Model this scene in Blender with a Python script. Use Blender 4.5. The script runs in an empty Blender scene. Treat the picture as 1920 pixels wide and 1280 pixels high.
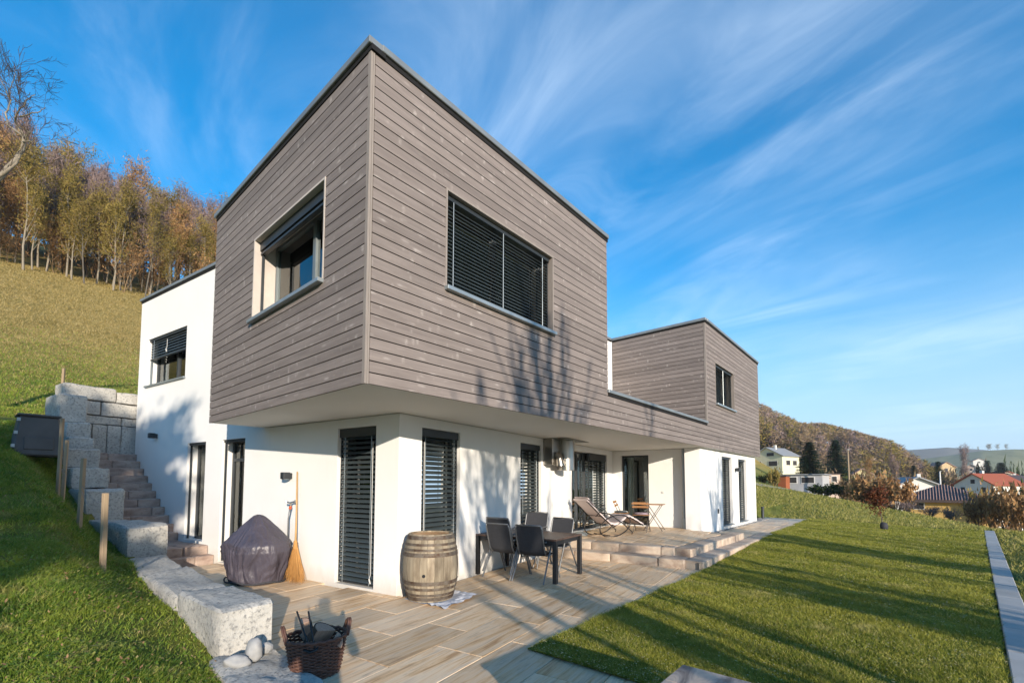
import bpy, bmesh, math, random
import numpy as np
from mathutils import Vector, Matrix, noise
from math import sin, cos, pi, radians, sqrt, atan2, hypot

S = bpy.context.scene
COL = S.collection

# ------------------------------------------------------------------ camera, world, sun, exposure
FOC, PPY, PITCH, ROLL, CAMH = 852.11, 855.74, radians(3.3434), radians(0.1117), 1.6
A1, A2 = radians(40.692), radians(31.744)      # yaw of the timber storey / of the ground floor
SUN_AZ, SUN_EL = radians(158.3), radians(12.7)  # compass direction of the sun from +Y towards +X

cam_d = bpy.data.cameras.new('camera')
cam_d.sensor_width = 36.0
cam_d.lens = FOC / 1920 * 36.0
cam_d.shift_y = (PPY - 640) / 1920
cam_d.clip_start, cam_d.clip_end = 0.05, 20000
cam = bpy.data.objects.new('camera', cam_d)
COL.objects.link(cam)
cam.location = (0, 0, CAMH)
cam.rotation_euler = (Matrix.Rotation(pi / 2 + PITCH, 3, 'X') @ Matrix.Rotation(ROLL, 3, 'Z')).to_euler()
S.camera = cam

W = bpy.data.worlds.new('World')
S.world = W
W.use_nodes = True
wn, wl = W.node_tree.nodes, W.node_tree.links
wn.clear()
w_out = wn.new('ShaderNodeOutputWorld')
w_bg = wn.new('ShaderNodeBackground')
w_bg.inputs['Strength'].default_value = 0.132
sky = wn.new('ShaderNodeTexSky')
sky.sky_type = 'NISHITA'
sky.sun_disc = False
sky.sun_elevation = SUN_EL
sky.sun_rotation = SUN_AZ
sky.altitude = 400
sky.air_density, sky.dust_density, sky.ozone_density = 1.0, 0.35, 2.2
w_hsv = wn.new('ShaderNodeHueSaturation')
w_hsv.inputs['Hue'].default_value = 0.497
w_hsv.inputs['Saturation'].default_value = 1.46
w_hsv.inputs['Value'].default_value = 1.30
# clear winter air: the low band of the sky is a pale blue all round
w_sz = wn.new('ShaderNodeSeparateXYZ'); w_tc0 = wn.new('ShaderNodeTexCoord'); wl.new(w_tc0.outputs['Generated'], w_sz.inputs[0])
w_hz = wn.new('ShaderNodeMapRange'); w_hz.interpolation_type = 'SMOOTHSTEP'
for k_, v_ in zip(('From Min', 'From Max', 'To Min', 'To Max'), (0.0, 0.45, 0.92, 0.0)): w_hz.inputs[k_].default_value = v_
wl.new(w_sz.outputs[2], w_hz.inputs['Value'])
w_hm = wn.new('ShaderNodeMix'); w_hm.data_type = 'RGBA'; wl.new(w_hz.outputs[0], w_hm.inputs[0]); wl.new(sky.outputs[0], w_hsv.inputs['Color']); wl.new(w_hsv.outputs[0], w_hm.inputs[6]); w_hm.inputs[7].default_value = (2.3, 3.5, 4.7, 1)
# cirrus: direction projected onto a flat layer overhead, stretched along the wind
w_tc = wn.new('ShaderNodeTexCoord')
w_sep = wn.new('ShaderNodeSeparateXYZ')
wl.new(w_tc.outputs['Generated'], w_sep.inputs[0])
def wmath(op, a, b=None, clamp=False):
    n = wn.new('ShaderNodeMath'); n.operation = op; n.use_clamp = clamp
    for i, v in enumerate((a, b)):
        if v is None: continue
        if hasattr(v, 'links'): wl.new(v, n.inputs[i])
        else: n.inputs[i].default_value = v
    return n.outputs[0]
zc = wmath('ADD', wmath('MAXIMUM', w_sep.outputs[2], 0.0), 0.10)
px_, py_ = wmath('DIVIDE', w_sep.outputs[0], zc), wmath('DIVIDE', w_sep.outputs[1], zc)
w_cmb = wn.new('ShaderNodeCombineXYZ')
wl.new(px_, w_cmb.inputs[0]); wl.new(py_, w_cmb.inputs[1])
w_map = wn.new('ShaderNodeMapping')
w_map.inputs['Rotation'].default_value = (0, 0, radians(-128))
w_map.inputs['Location'].default_value = (3.1, 0.6, 0)
wl.new(w_cmb.outputs[0], w_map.inputs['Vector'])
def wnoise(scale, det, rough, dist, sc):
    m = wn.new('ShaderNodeMapping'); m.inputs['Scale'].default_value = sc
    wl.new(w_map.outputs[0], m.inputs['Vector'])
    n = wn.new('ShaderNodeTexNoise')
    n.inputs['Scale'].default_value = scale; n.inputs['Detail'].default_value = det
    n.inputs['Roughness'].default_value = rough; n.inputs['Distortion'].default_value = dist
    wl.new(m.outputs[0], n.inputs['Vector'])
    return n.outputs[0]
def wramp(fac, a, b):
    r = wn.new('ShaderNodeMapRange'); r.interpolation_type = 'SMOOTHSTEP'
    r.inputs['From Min'].default_value = a; r.inputs['From Max'].default_value = b
    wl.new(fac, r.inputs['Value']); return r.outputs[0]
streak = wramp(wnoise(2.2, 8, 0.60, 1.1, (0.46, 1.2, 1)), 0.36, 0.84)
patch = wramp(wnoise(0.55, 5, 0.55, 0.4, (0.7, 1.0, 1)), 0.42, 0.66)
veil = wramp(wnoise(0.9, 4, 0.5, 0.2, (0.5, 1.2, 1)), 0.38, 0.80)
cl = wmath('ADD', wmath('MULTIPLY', streak, wmath('ADD', wmath('MULTIPLY', patch, 0.50), 0.04)), wmath('MULTIPLY', wmath('MULTIPLY', veil, patch), 0.30))
cl = wmath('MULTIPLY', cl, 0.52, True)
w_mix = wn.new('ShaderNodeMix'); w_mix.data_type = 'RGBA'
wl.new(cl, w_mix.inputs[0])
wl.new(w_hm.outputs[2], w_mix.inputs[6])
w_mix.inputs[7].default_value = (5.0, 5.9, 6.9, 1)
wl.new(w_mix.outputs[2], w_bg.inputs['Color'])
wl.new(w_bg.outputs[0], w_out.inputs[0])

SUN_TO = Vector((sin(SUN_AZ) * cos(SUN_EL), cos(SUN_AZ) * cos(SUN_EL), sin(SUN_EL)))
sun_d = bpy.data.lights.new('sun', 'SUN')
sun_d.energy = 4.5
sun_d.angle = radians(0.53)
sun_d.color = (1.0, 0.87, 0.71)
sun = bpy.data.objects.new('sun', sun_d)
COL.objects.link(sun)
sun.location = (20, -40, 30)
sun.rotation_euler = (-SUN_TO).to_track_quat('-Z', 'Y').to_euler()

S.view_settings.view_transform = 'Standard'
S.view_settings.look = 'None'
S.view_settings.exposure = 0.78
S.view_settings.gamma = 1.0
S.view_settings.use_curve_mapping = False
S.render.engine = 'CYCLES'
HAZE = 0.00020

# ------------------------------------------------------------------ frames
sA1, cA1, sA2, cA2 = sin(A1), cos(A1), sin(A2), cos(A2)
def Up(a, b, z=0.0): return Vector((a * sA1 - b * cA1, a * cA1 + b * sA1, z))
def Gp(a, b, z=0.0): return Vector((a * sA2 - b * cA2, a * cA2 + b * sA2, z))
def toU(x, y): return x * sA1 + y * cA1, -x * cA1 + y * sA1
def toG(x, y): return x * sA2 + y * cA2, -x * cA2 + y * sA2
YAW_U, YAW_G = pi / 2 - A1, pi / 2 - A2       # rotation about z that turns +X into the 'a' direction
C0 = Vector((0, 0, CAMH))
FW = Vector((0, cos(PITCH), sin(PITCH))); RT = Vector((1, 0, 0)); UPV = Vector((0, -sin(PITCH), cos(PITCH)))
def at(x, y, Y):
    x, y, Y = float(x), float(y), float(Y)
    d = FW + (x - 960) / FOC * RT - (y - PPY) / FOC * UPV
    return C0 + d * (Y / d.y)

# ------------------------------------------------------------------ mesh helpers
class MB:
    def __init__(s): s.v = []; s.f = []; s.m = []
    def add(s, vs, fs, mi=0):
        o = len(s.v); s.v.extend([tuple(p) for p in vs])
        for f in fs: s.f.append(tuple(i + o for i in f)); s.m.append(mi)
    def hexa(s, c, mi=0):                       # 8 corners: bottom 0-3 ccw, top 4-7
        s.add(c, [(0, 3, 2, 1), (4, 5, 6, 7), (0, 1, 5, 4), (1, 2, 6, 5), (2, 3, 7, 6), (3, 0, 4, 7)], mi)
    def box(s, x0, x1, y0, y1, z0, z1, P=None, mi=0):
        c = [(x0, y0, z0), (x1, y0, z0), (x1, y1, z0), (x0, y1, z0), (x0, y0, z1), (x1, y0, z1), (x1, y1, z1), (x0, y1, z1)]
        if P: c = [P(*q) for q in c]
        s.hexa(c, mi)
    def tube(s, pts, r, n=6, cap=True, mi=0):
        pts = [Vector(p) for p in pts]; k = len(pts)
        rr = [float(q) for q in r] if hasattr(r, '__len__') else [float(r)] * k
        vs = []; ref = None
        for i, p in enumerate(pts):
            t = (pts[min(i + 1, k - 1)] - pts[max(i - 1, 0)])
            t = t.normalized() if t.length > 1e-9 else Vector((0, 0, 1))
            if ref is None:
                ref = t.cross(Vector((0, 0, 1)) if abs(t.z) < 0.9 else Vector((1, 0, 0))).normalized()
            else:
                ref = (ref - t * ref.dot(t)); ref = ref.normalized() if ref.length > 1e-6 else t.orthogonal().normalized()
            bi = t.cross(ref)
            for j in range(n):
                a = 2 * pi * j / n
                vs.append(p + (ref * cos(a) + bi * sin(a)) * rr[i])
        fs = []
        for i in range(k - 1):
            for j in range(n):
                j2 = (j + 1) % n
                fs.append((i * n + j, i * n + j2, (i + 1) * n + j2, (i + 1) * n + j))
        if cap:
            fs.append(tuple(range(n - 1, -1, -1))); fs.append(tuple((k - 1) * n + j for j in range(n)))
        s.add(vs, fs, mi)
    def lathe(s, prof, n=24, c=(0, 0), mi=0, fn=None, cap=True):
        vs = []; fs = []
        for i, (r, z) in enumerate(prof):
            for j in range(n):
                a = 2 * pi * j / n
                q = fn(r, z, a) if fn else (r, z)
                vs.append((c[0] + q[0] * cos(a), c[1] + q[0] * sin(a), q[1]))
        for i in range(len(prof) - 1):
            for j in range(n):
                j2 = (j + 1) % n
                fs.append((i * n + j, i * n + j2, (i + 1) * n + j2, (i + 1) * n + j))
        if cap:
            fs.append(tuple(range(n - 1, -1, -1))); fs.append(tuple((len(prof) - 1) * n + j for j in range(n)))
        s.add(vs, fs, mi)
    def sheet(s, fn, nu, nv, thick=0.0, mi=0):  # fn(u,v)->Vector
        g = [[Vector(fn(i / nu, j / nv)) for j in range(nv + 1)] for i in range(nu + 1)]
        o = [q for r in g for q in r]
        idx = lambda i, j: i * (nv + 1) + j
        fs = [(idx(i, j), idx(i + 1, j), idx(i + 1, j + 1), idx(i, j + 1)) for i in range(nu) for j in range(nv)]
        if thick:
            m = len(o); nrm = (g[1][0] - g[0][0]).cross(g[0][1] - g[0][0]).normalized()
            o2 = [q - nrm * thick for q in o]
            fs2 = [tuple(m + k for k in reversed(f)) for f in fs]
            rim = [idx(i, 0) for i in range(nu + 1)] + [idx(nu, j) for j in range(1, nv + 1)] + [idx(i, nv) for i in range(nu - 1, -1, -1)] + [idx(0, j) for j in range(nv - 1, 0, -1)]
            fs3 = [(rim[k], m + rim[k], m + rim[(k + 1) % len(rim)], rim[(k + 1) % len(rim)]) for k in range(len(rim))]
            s.add(o + o2, fs + fs2 + fs3, mi)
        else: s.add(o, fs, mi)
    def mesh(s, name, mats, smooth=False, bevel=0.0, autos=None):
        me = bpy.data.meshes.new(name)
        me.from_pydata(s.v, [], s.f)
        ml = mats if isinstance(mats, (list, tuple)) else [mats]
        for m in ml: me.materials.append(m)
        if any(s.m): me.polygons.foreach_set('material_index', s.m)
        if bevel:
            bm = bmesh.new(); bm.from_mesh(me)
            es = [e for e in bm.edges if len(e.link_faces) == 2 and e.calc_face_angle(0) > 0.6]
            bmesh.ops.bevel(bm, geom=es, offset=bevel, segments=1, affect='EDGES', clamp_overlap=True)
            bm.to_mesh(me); bm.free()
        if smooth:
            me.polygons.foreach_set('use_smooth', [True] * len(me.polygons))
            if autos is not None:
                try: me.set_sharp_from_angle(angle=autos)
                except Exception: pass
        me.update()
        return me

def ob(name, me, parent=None, loc=(0, 0, 0), rot=(0, 0, 0), label=None, cat=None, group=None, kind=None):
    o = bpy.data.objects.new(name, me)
    COL.objects.link(o)
    o.location = loc
    o.rotation_euler = rot if hasattr(rot, '__len__') else (0, 0, rot)
    if parent: o.parent = parent
    if label: o['label'] = label
    if cat: o['category'] = cat
    if group: o['group'] = group
    if kind: o['kind'] = kind
    return o
def thing(name, label, cat, loc=(0, 0, 0), rot=(0, 0, 0), group=None, kind=None):
    return ob(name, None, None, loc, rot, label, cat, group, kind)
def dup(root, loc, rot=None, scale=None, label=None, group=None):
    r = root.copy(); COL.objects.link(r); r.location = loc
    if rot is not None: r.rotation_euler = rot if hasattr(rot, '__len__') else (0, 0, rot)
    if scale is not None: r.scale = (scale,) * 3 if not hasattr(scale, '__len__') else scale
    if label: r['label'] = label
    if group: r['group'] = group
    for ch in list(root.children):
        c = ch.copy(); COL.objects.link(c); c.parent = r
        for g in ch.children:
            d = g.copy(); COL.objects.link(d); d.parent = c
    return r
def np_mesh(name, V, F, mats, mi=None, smooth=False):
    V = np.asarray(V, np.float32); F = np.asarray(F, np.int32); k = F.shape[1]
    me = bpy.data.meshes.new(name)
    me.vertices.add(len(V)); me.vertices.foreach_set('co', V.ravel())
    me.loops.add(F.size); me.loops.foreach_set('vertex_index', F.ravel())
    me.polygons.add(len(F)); me.polygons.foreach_set('loop_start', np.arange(0, F.size, k, dtype=np.int32))
    for m in (mats if isinstance(mats, (list, tuple)) else [mats]): me.materials.append(m)
    if mi is not None: me.polygons.foreach_set('material_index', np.asarray(mi, np.int32))
    if smooth: me.polygons.foreach_set('use_smooth', np.ones(len(F), bool))
    me.update(calc_edges=True)
    return me

# ------------------------------------------------------------------ materials
class NT:
    def __init__(s, name):
        s.mat = bpy.data.materials.new(name); s.mat.use_nodes = True
        s.n, s.l = s.mat.node_tree.nodes, s.mat.node_tree.links
        s.b = s.n['Principled BSDF']; s.out = s.n['Material Output']
        s.tc = s.n.new('ShaderNodeTexCoord'); s._oi = None
    def lk(s, a, b): s.l.new(a, b)
    def setin(s, sock, v):
        if hasattr(v, 'links'): s.l.new(v, sock)
        else: sock.default_value = v if not (hasattr(v, '__len__') and len(v) == 3 and sock.type == 'RGBA') else (*v, 1)
    def oi(s):
        if not s._oi: s._oi = s.n.new('ShaderNodeObjectInfo')
        return s._oi
    def coord(s, scale=(1, 1, 1), rnd=0.0, rot=(0, 0, 0), src='Object'):
        v = s.tc.outputs[src]
        if rnd:
            m = s.n.new('ShaderNodeVectorMath'); m.operation = 'SCALE'; m.inputs[0].default_value = (37.1 * rnd, 19.7 * rnd, 53.3 * rnd)
            s.lk(s.oi().outputs['Random'], m.inputs['Scale'])
            a = s.n.new('ShaderNodeVectorMath'); a.operation = 'ADD'
            s.lk(v, a.inputs[0]); s.lk(m.outputs[0], a.inputs[1]); v = a.outputs[0]
        mp = s.n.new('ShaderNodeMapping'); mp.inputs['Scale'].default_value = scale; mp.inputs['Rotation'].default_value = rot
        s.lk(v, mp.inputs['Vector']); return mp.outputs[0]
    def noise(s, co, scale, det=4, rough=0.55, dist=0.0):
        n = s.n.new('ShaderNodeTexNoise')
        n.inputs['Scale'].default_value = scale; n.inputs['Detail'].default_value = det
        n.inputs['Roughness'].default_value = rough; n.inputs['Distortion'].default_value = dist
        s.lk(co, n.inputs['Vector']); return n.outputs[0]
    def voro(s, co, scale, feat='F1', out=0):
        n = s.n.new('ShaderNodeTexVoronoi'); n.feature = feat; n.inputs['Scale'].default_value = scale
        s.lk(co, n.inputs['Vector']); return n.outputs[out]
    def rng(s, f, a, b, c=0.0, d=1.0):
        r = s.n.new('ShaderNodeMapRange'); s.lk(f, r.inputs['Value'])
        for k, v in zip(('From Min', 'From Max', 'To Min', 'To Max'), (a, b, c, d)): r.inputs[k].default_value = v
        return r.outputs[0]
    def mix(s, f, a, b, mode='MIX'):
        m = s.n.new('ShaderNodeMix'); m.data_type = 'RGBA'; m.blend_type = mode
        s.setin(m.inputs[0], f); s.setin(m.inputs[6], a); s.setin(m.inputs[7], b); return m.outputs[2]
    def math(s, op, a, b=0.0, clamp=False):
        m = s.n.new('ShaderNodeMath'); m.operation = op; m.use_clamp = clamp
        s.setin(m.inputs[0], a); s.setin(m.inputs[1], b); return m.outputs[0]
    def ramp(s, f, stops):
        r = s.n.new('ShaderNodeValToRGB'); s.lk(f, r.inputs[0])
        e = r.color_ramp.elements
        while len(e) < len(stops): e.new(0.5)
        for k, (p, c) in enumerate(stops): e[k].position = p; e[k].color = (*c, 1)
        return r.outputs[0]
    def bump(s, h, st=0.3, dist=0.01):
        b = s.n.new('ShaderNodeBump'); b.inputs['Strength'].default_value = st; b.inputs['Distance'].default_value = dist
        s.lk(h, b.inputs['Height']); s.lk(b.outputs[0], s.b.inputs['Normal']); return b
    def fin(s, col=None, rough=0.7, spec=0.3, metal=0.0):
        if col is not None: s.setin(s.b.inputs['Base Color'], col)
        s.setin(s.b.inputs['Roughness'], rough); s.b.inputs['Specular IOR Level'].default_value = spec
        s.b.inputs['Metallic'].default_value = metal
        return s.mat
M = {}
def simple(name, c1, c2=None, scale=6, rough=0.6, spec=0.3, metal=0.0, bump=0.15, bscale=40, stretch=(1, 1, 1), rnd=0.0, det=5, bd=0.005):
    t = NT(name)
    c2 = c2 or tuple(x * 0.75 for x in c1)
    co = t.coord(stretch, 1.0 if rnd else 0.0)
    n = t.noise(co, scale, det)
    col = t.mix(t.rng(n, 0.3, 0.7), c1, c2)
    if rnd:
        k = t.rng(t.oi().outputs['Random'], 0, 1, 1 - rnd, 1 + rnd)
        col = t.mix(1.0, col, k, 'MULTIPLY')
    if bump: t.bump(t.noise(co, bscale, 4), bump, bd)
    M[name] = t.fin(col, rough, spec, metal)
    return M[name]

# white render
t = NT('white_render')
co = t.coord()
n1 = t.noise(co, 0.7, 5); n2 = t.noise(t.coord((6, 6, 0.5)), 1.2, 4)
col = t.mix(t.rng(n1, 0.35, 0.75), (0.75, 0.745, 0.73), (0.70, 0.695, 0.675))
col = t.mix(t.rng(n2, 0.60, 0.85, 0, 0.25), col, (0.60, 0.60, 0.57))
gw = t.n.new('ShaderNodeNewGeometry'); gs = t.n.new('ShaderNodeSeparateXYZ'); t.lk(gw.outputs['Position'], gs.inputs[0])
spl = t.math('MULTIPLY', t.rng(t.math('ADD', gs.outputs[2], t.math('MULTIPLY', t.noise(t.coord((5, 5, 2)), 1.5, 5, .7), -0.35)), 0.12, -0.16), 0.45, True)
col = t.mix(spl, col, (0.42, 0.37, 0.29))
mot = t.noise(co, 5.0, 6, .7); col = t.mix(t.rng(mot, .55, .8, 0, .12), col, (.62, .60, .56))
t.bump(t.math('ADD', t.noise(co, 220, 3), t.math('MULTIPLY', t.noise(co, 3, 3), 2.0)), 0.30, 0.005)
M['white_render'] = t.fin(col, 0.85, 0.15)
simple('soffit_render', (0.70, 0.69, 0.66), (0.66, 0.65, 0.62), 0.8, 0.9, 0.1, bump=0.12, bscale=200)

# weathered timber cladding: object x runs along the board
t = NT('timber_cladding')
co = t.coord((1, 1, 1), 1.0)
cs = t.coord((0.55, 9, 9), 1.0)
g = t.noise(cs, 2.2, 6, 0.6, 0.3); g2 = t.noise(t.coord((1.4, 26, 26), 1.0), 3.0, 4)
blotch = t.noise(t.coord((0.8, 1.5, 1.5), 1.0), 1.7, 4)
col = t.mix(t.rng(g, 0.3, 0.72), (0.226, 0.193, 0.178), (0.160, 0.136, 0.126))
col = t.mix(t.rng(g2, 0.5, 0.75, 0, 0.35), col, (0.125, 0.105, 0.097))
col = t.mix(t.rng(blotch, 0.5, 0.8, 0, 0.35), col, (0.275, 0.238, 0.222))
kn = t.voro(t.coord((2.2, 9, 9), 1.0), 1.25)                     # pale knots and scuffs
km = t.math('MULTIPLY', t.rng(kn, 0.22, 0.05), t.rng(t.noise(co, 5.0, 3), 0.42, 0.62), True)
col = t.mix(t.math('MULTIPLY', km, 0.55), col, (0.46, 0.42, 0.395))
fv = t.voro(t.coord((7.5, 4.2, 4.2), 1.0), 1.0); fg = t.rng(t.noise(t.coord((1.1, 3, 3), 1.0), 2.3, 3), 0.44, 0.58)
fl = t.math('MULTIPLY', t.math('MULTIPLY', t.rng(fv, 0.26, 0.08), fg, True), t.rng(t.noise(co, 60, 3), 0.35, 0.65, 0.15, 0.75), True)
col = t.mix(fl, col, (0.48, 0.44, 0.41))
k = t.rng(t.oi().outputs['Random'], 0, 1, 0.86, 1.12)
col = t.mix(1.0, col, k, 'MULTIPLY')
t.bump(g2, 0.25, 0.004)
M['timber_cladding'] = t.fin(col, 0.72, 0.25)
simple('timber_trim', (0.27, 0.236, 0.212), (0.21, 0.183, 0.165), 6, 0.7, stretch=(8, 8, 0.7))
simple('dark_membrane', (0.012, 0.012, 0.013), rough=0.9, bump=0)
simple('zinc', (0.24, 0.265, 0.275), (0.18, 0.20, 0.215), 3, 0.5, 0.5, 0.35, bump=0.05)
simple('zinc_dark', (0.035, 0.037, 0.04), (0.025, 0.027, 0.03), 3, 0.5, 0.5, 0.3, bump=0.05)
simple('anthracite', (0.030, 0.036, 0.042), (0.022, 0.027, 0.032), 5, 0.45, 0.5, bump=0.03)
simple('slat_metal', (0.066, 0.086, 0.094), (0.052, 0.068, 0.075), 4, 0.38, 0.5, 0.25, bump=0.03)
simple('sill_metal', (0.33, 0.37, 0.39), (0.26, 0.30, 0.32), 3, 0.4, 0.5, 0.5, bump=0.04)
simple('cord_white', (0.6, 0.6, 0.58), rough=0.6, bump=0)
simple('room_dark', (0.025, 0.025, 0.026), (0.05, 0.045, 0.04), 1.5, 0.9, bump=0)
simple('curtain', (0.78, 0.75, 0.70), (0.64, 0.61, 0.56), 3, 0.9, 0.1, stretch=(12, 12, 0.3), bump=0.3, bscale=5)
simple('reveal_timber', (0.52, 0.47, 0.42), (0.45, 0.40, 0.36), 4, 0.6, bump=0.05)
t = NT('window_glass')
fr = t.n.new('ShaderNodeFresnel'); fr.inputs['IOR'].default_value = 1.62
gl = t.n.new('ShaderNodeBsdfGlossy'); gl.inputs['Roughness'].default_value = 0.0; gl.inputs['Color'].default_value = (0.92, 0.96, 0.95, 1)
tr = t.n.new('ShaderNodeBsdfTransparent'); tr.inputs['Color'].default_value = (0.86, 0.90, 0.88, 1)
mx = t.n.new('ShaderNodeMixShader')
t.lk(t.math('ADD', t.math('MULTIPLY', fr.outputs[0], 1.0), 0.03, True), mx.inputs[0]); t.lk(tr.outputs[0], mx.inputs[1]); t.lk(gl.outputs[0], mx.inputs[2])
t.lk(mx.outputs[0], t.out.inputs['Surface']); M['window_glass'] = t.mat

# travertine paving: object x runs along the vein
t = NT('travertine')
cv = t.coord((0.7, 7.5, 7.5), 1.0); co = t.coord((1, 1, 1), 1.0)
v1 = t.noise(cv, 1.5, 7, 0.62, 0.9); v2 = t.noise(t.coord((1.6, 16, 16), 1.0), 1.8, 5, 0.6, 0.6); n3 = t.noise(co, 1.1, 4)
col = t.ramp(v1, [(0.32, (0.42, 0.24, 0.11)), (0.44, (0.68, 0.46, 0.26)), (0.55, (0.75, 0.57, 0.38)), (0.68, (0.56, 0.42, 0.29))])
col = t.mix(t.rng(n3, 0.45, 0.75, 0, 0.35), col, (0.56, 0.50, 0.43))
col = t.mix(t.rng(v2, 0.56, 0.76, 0, 0.75), col, (0.30, 0.205, 0.13))
pit = t.voro(t.coord((1, 2.2, 2.2), 1.0), 55); pm = t.math('MULTIPLY', t.rng(pit, 0.20, 0.10), t.rng(v2, 0.50, 0.62), True)
col = t.mix(t.math('MULTIPLY', pm, 0.6), col, (0.13, 0.10, 0.08))
dirt = t.noise(t.coord((1, 1, 1), 0.0, src='Object'), 2.2, 4)
k = t.rng(t.oi().outputs['Random'], 0, 1, 0.76, 1.14)
col = t.mix(1.0, col, k, 'MULTIPLY')
t.bump(t.math('SUBTRACT', v2, t.math('MULTIPLY', pm, 0.8)), 0.25, 0.004)
M['travertine'] = t.fin(col, t.rng(v1, 0.3, 0.7, 0.45, 0.62), 0.35)
simple('joint_sand', (0.40, 0.35, 0.29), (0.27, 0.235, 0.19), 9, 0.95, 0.1, bump=0.4, bscale=120)
t = NT('step_stone')
co = t.coord((1, 1, 1), 1.0)
a_ = t.noise(t.coord((1.2, 3, 3), 1.0), 1.6, 6, 0.6, 0.6); b_ = t.noise(co, 9, 5)
col = t.ramp(a_, [(0.3, (0.30, 0.215, 0.165)), (0.48, (0.46, 0.365, 0.285)), (0.64, (0.52, 0.44, 0.35)), (0.8, (0.36, 0.30, 0.25))])
col = t.mix(t.rng(b_, 0.58, 0.75, 0, 0.5), col, (0.22, 0.165, 0.13))
col = t.mix(1.0, col, t.rng(t.oi().outputs['Random'], 0, 1, 0.86, 1.10), 'MULTIPLY')
t.bump(b_, 0.5, 0.012); M['step_stone'] = t.fin(col, 0.75, 0.25)
t = NT('stair_stone')
co = t.coord((1, 1, 1), 1.0)
a_ = t.noise(t.coord((1.5, 1.5, 4), 1.0), 2.0, 6, 0.6, 0.4); b_ = t.noise(co, 12, 5)
col = t.ramp(a_, [(0.3, (0.26, 0.185, 0.155)), (0.5, (0.40, 0.305, 0.255)), (0.72, (0.47, 0.38, 0.32))])
col = t.mix(t.rng(b_, 0.56, 0.74, 0, 0.6), col, (0.20, 0.14, 0.115))
t.bump(b_, 0.6, 0.012); M['stair_stone'] = t.fin(col, 0.8, 0.2)
t = NT('granite')
co = t.coord((1, 1, 1), 1.0)
a_ = t.noise(co, 3.0, 6, 0.6, 0.5); b_ = t.noise(co, 26, 6, 0.7); c_ = t.voro(co, 95); e_ = t.noise(t.coord((2, 2, 16), 1.0, (0.25, 0.1, 0)), 2.4, 5, 0.6, 0.8)
col = t.mix(t.rng(a_, 0.35, 0.7), (0.50, 0.48, 0.435), (0.37, 0.355, 0.325))
col = t.mix(t.rng(b_, 0.50, 0.64, 0, 0.85), col, (0.17, 0.17, 0.165))
col = t.mix(t.rng(e_, 0.58, 0.75, 0, 0.5), col, (0.27, 0.27, 0.26))
col = t.mix(t.rng(c_, 0.22, 0.08, 0, 0.5), col, (0.70, 0.68, 0.64))
t.bump(t.math('ADD', t.math('MULTIPLY', b_, 1.0), t.math('MULTIPLY', a_, 1.2)), 0.75, 0.02)
M['granite'] = t.fin(col, 0.82, 0.25)
simple('kerb_concrete', (0.42, 0.415, 0.40), (0.33, 0.325, 0.31), 2.5, 0.85, 0.2, bump=0.35, bscale=90, rnd=0.06)
simple('pebble_white', (0.40, 0.395, 0.38), (0.24, 0.245, 0.25), 6, 0.6, 0.3, bump=0.15, bscale=30)
simple('gravel', (0.34, 0.33, 0.315), (0.16, 0.155, 0.15), 14, 0.9, bump=0.6, bscale=30, bd=0.02)

# grassy ground
def grass_ground(name, stops, s1=0.25, s2=2.2, s3=16, bump=0.7, bd=0.05, soil=None, stretch=(1, 1, 1)):
    t = NT(name)
    co = t.coord(stretch)
    a_ = t.noise(co, s1, 6, 0.6, 0.4); b_ = t.noise(co, s2, 6, 0.65); c_ = t.noise(co, s3, 5, 0.7)
    f = t.math('ADD', t.math('MULTIPLY', a_, 0.45), t.math('ADD', t.math('MULTIPLY', b_, 0.33), t.math('MULTIPLY', c_, 0.22)))
    col = t.ramp(f, stops)
    if soil: col = t.mix(t.rng(t.noise(co, soil[1], 5, 0.7), soil[2], soil[3]), col, soil[0])
    t.bump(t.math('ADD', b_, c_), bump, bd)
    M[name] = t.fin(col, 0.9, 0.1)
grass_ground('lawn_soil', [(0.38, (0.060, 0.080, 0.012)), (0.5, (0.14, 0.165, 0.024)), (0.60, (0.25, 0.235, 0.06))], 0.35, 3, 22)
t = NT('hillside')                                   # meadow: green near the garden, straw-coloured higher up
co = t.coord(); ge = t.n.new('ShaderNodeNewGeometry'); sp = t.n.new('ShaderNodeSeparateXYZ'); t.lk(ge.outputs['Position'], sp.inputs[0])
big = t.noise(co, 0.045, 5, 0.6, 0.6); mid = t.noise(co, 0.5, 6, 0.65, 0.3); fine = t.noise(co, 6, 6, 0.75); finer = t.noise(co, 30, 4, 0.7)
f = t.math('ADD', t.math('MULTIPLY', mid, 0.5), t.math('ADD', t.math('MULTIPLY', fine, 0.32), t.math('MULTIPLY', finer, 0.18)))
green = t.ramp(f, [(0.36, (0.065, 0.080, 0.016)), (0.5, (0.140, 0.160, 0.032)), (0.64, (0.24, 0.225, 0.065))])
straw = t.ramp(f, [(0.34, (0.14, 0.115, 0.034)), (0.5, (0.28, 0.215, 0.072)), (0.66, (0.42, 0.315, 0.125))])
hgt = t.math('ADD', t.rng(sp.outputs[2], 3.4, 8.5), t.math('MULTIPLY', t.math('SUBTRACT', big, 0.5), 1.3), True)
lower = t.rng(sp.outputs[2], -0.7, -2.0)
col = t.mix(t.math('MAXIMUM', hgt, t.math('MULTIPLY', lower, 0.8)), green, straw)
bare = t.math('MULTIPLY', t.rng(t.noise(co, 0.8, 5, 0.7), 0.60, 0.72), 0.5, True)
col = t.mix(bare, col, (0.20, 0.15, 0.085))
t.bump(t.math('ADD', mid, t.math('ADD', fine, t.math('MULTIPLY', finer, 0.5))), 0.6, 0.10)
M['hillside'] = t.fin(col, 0.92, 0.08)
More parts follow.
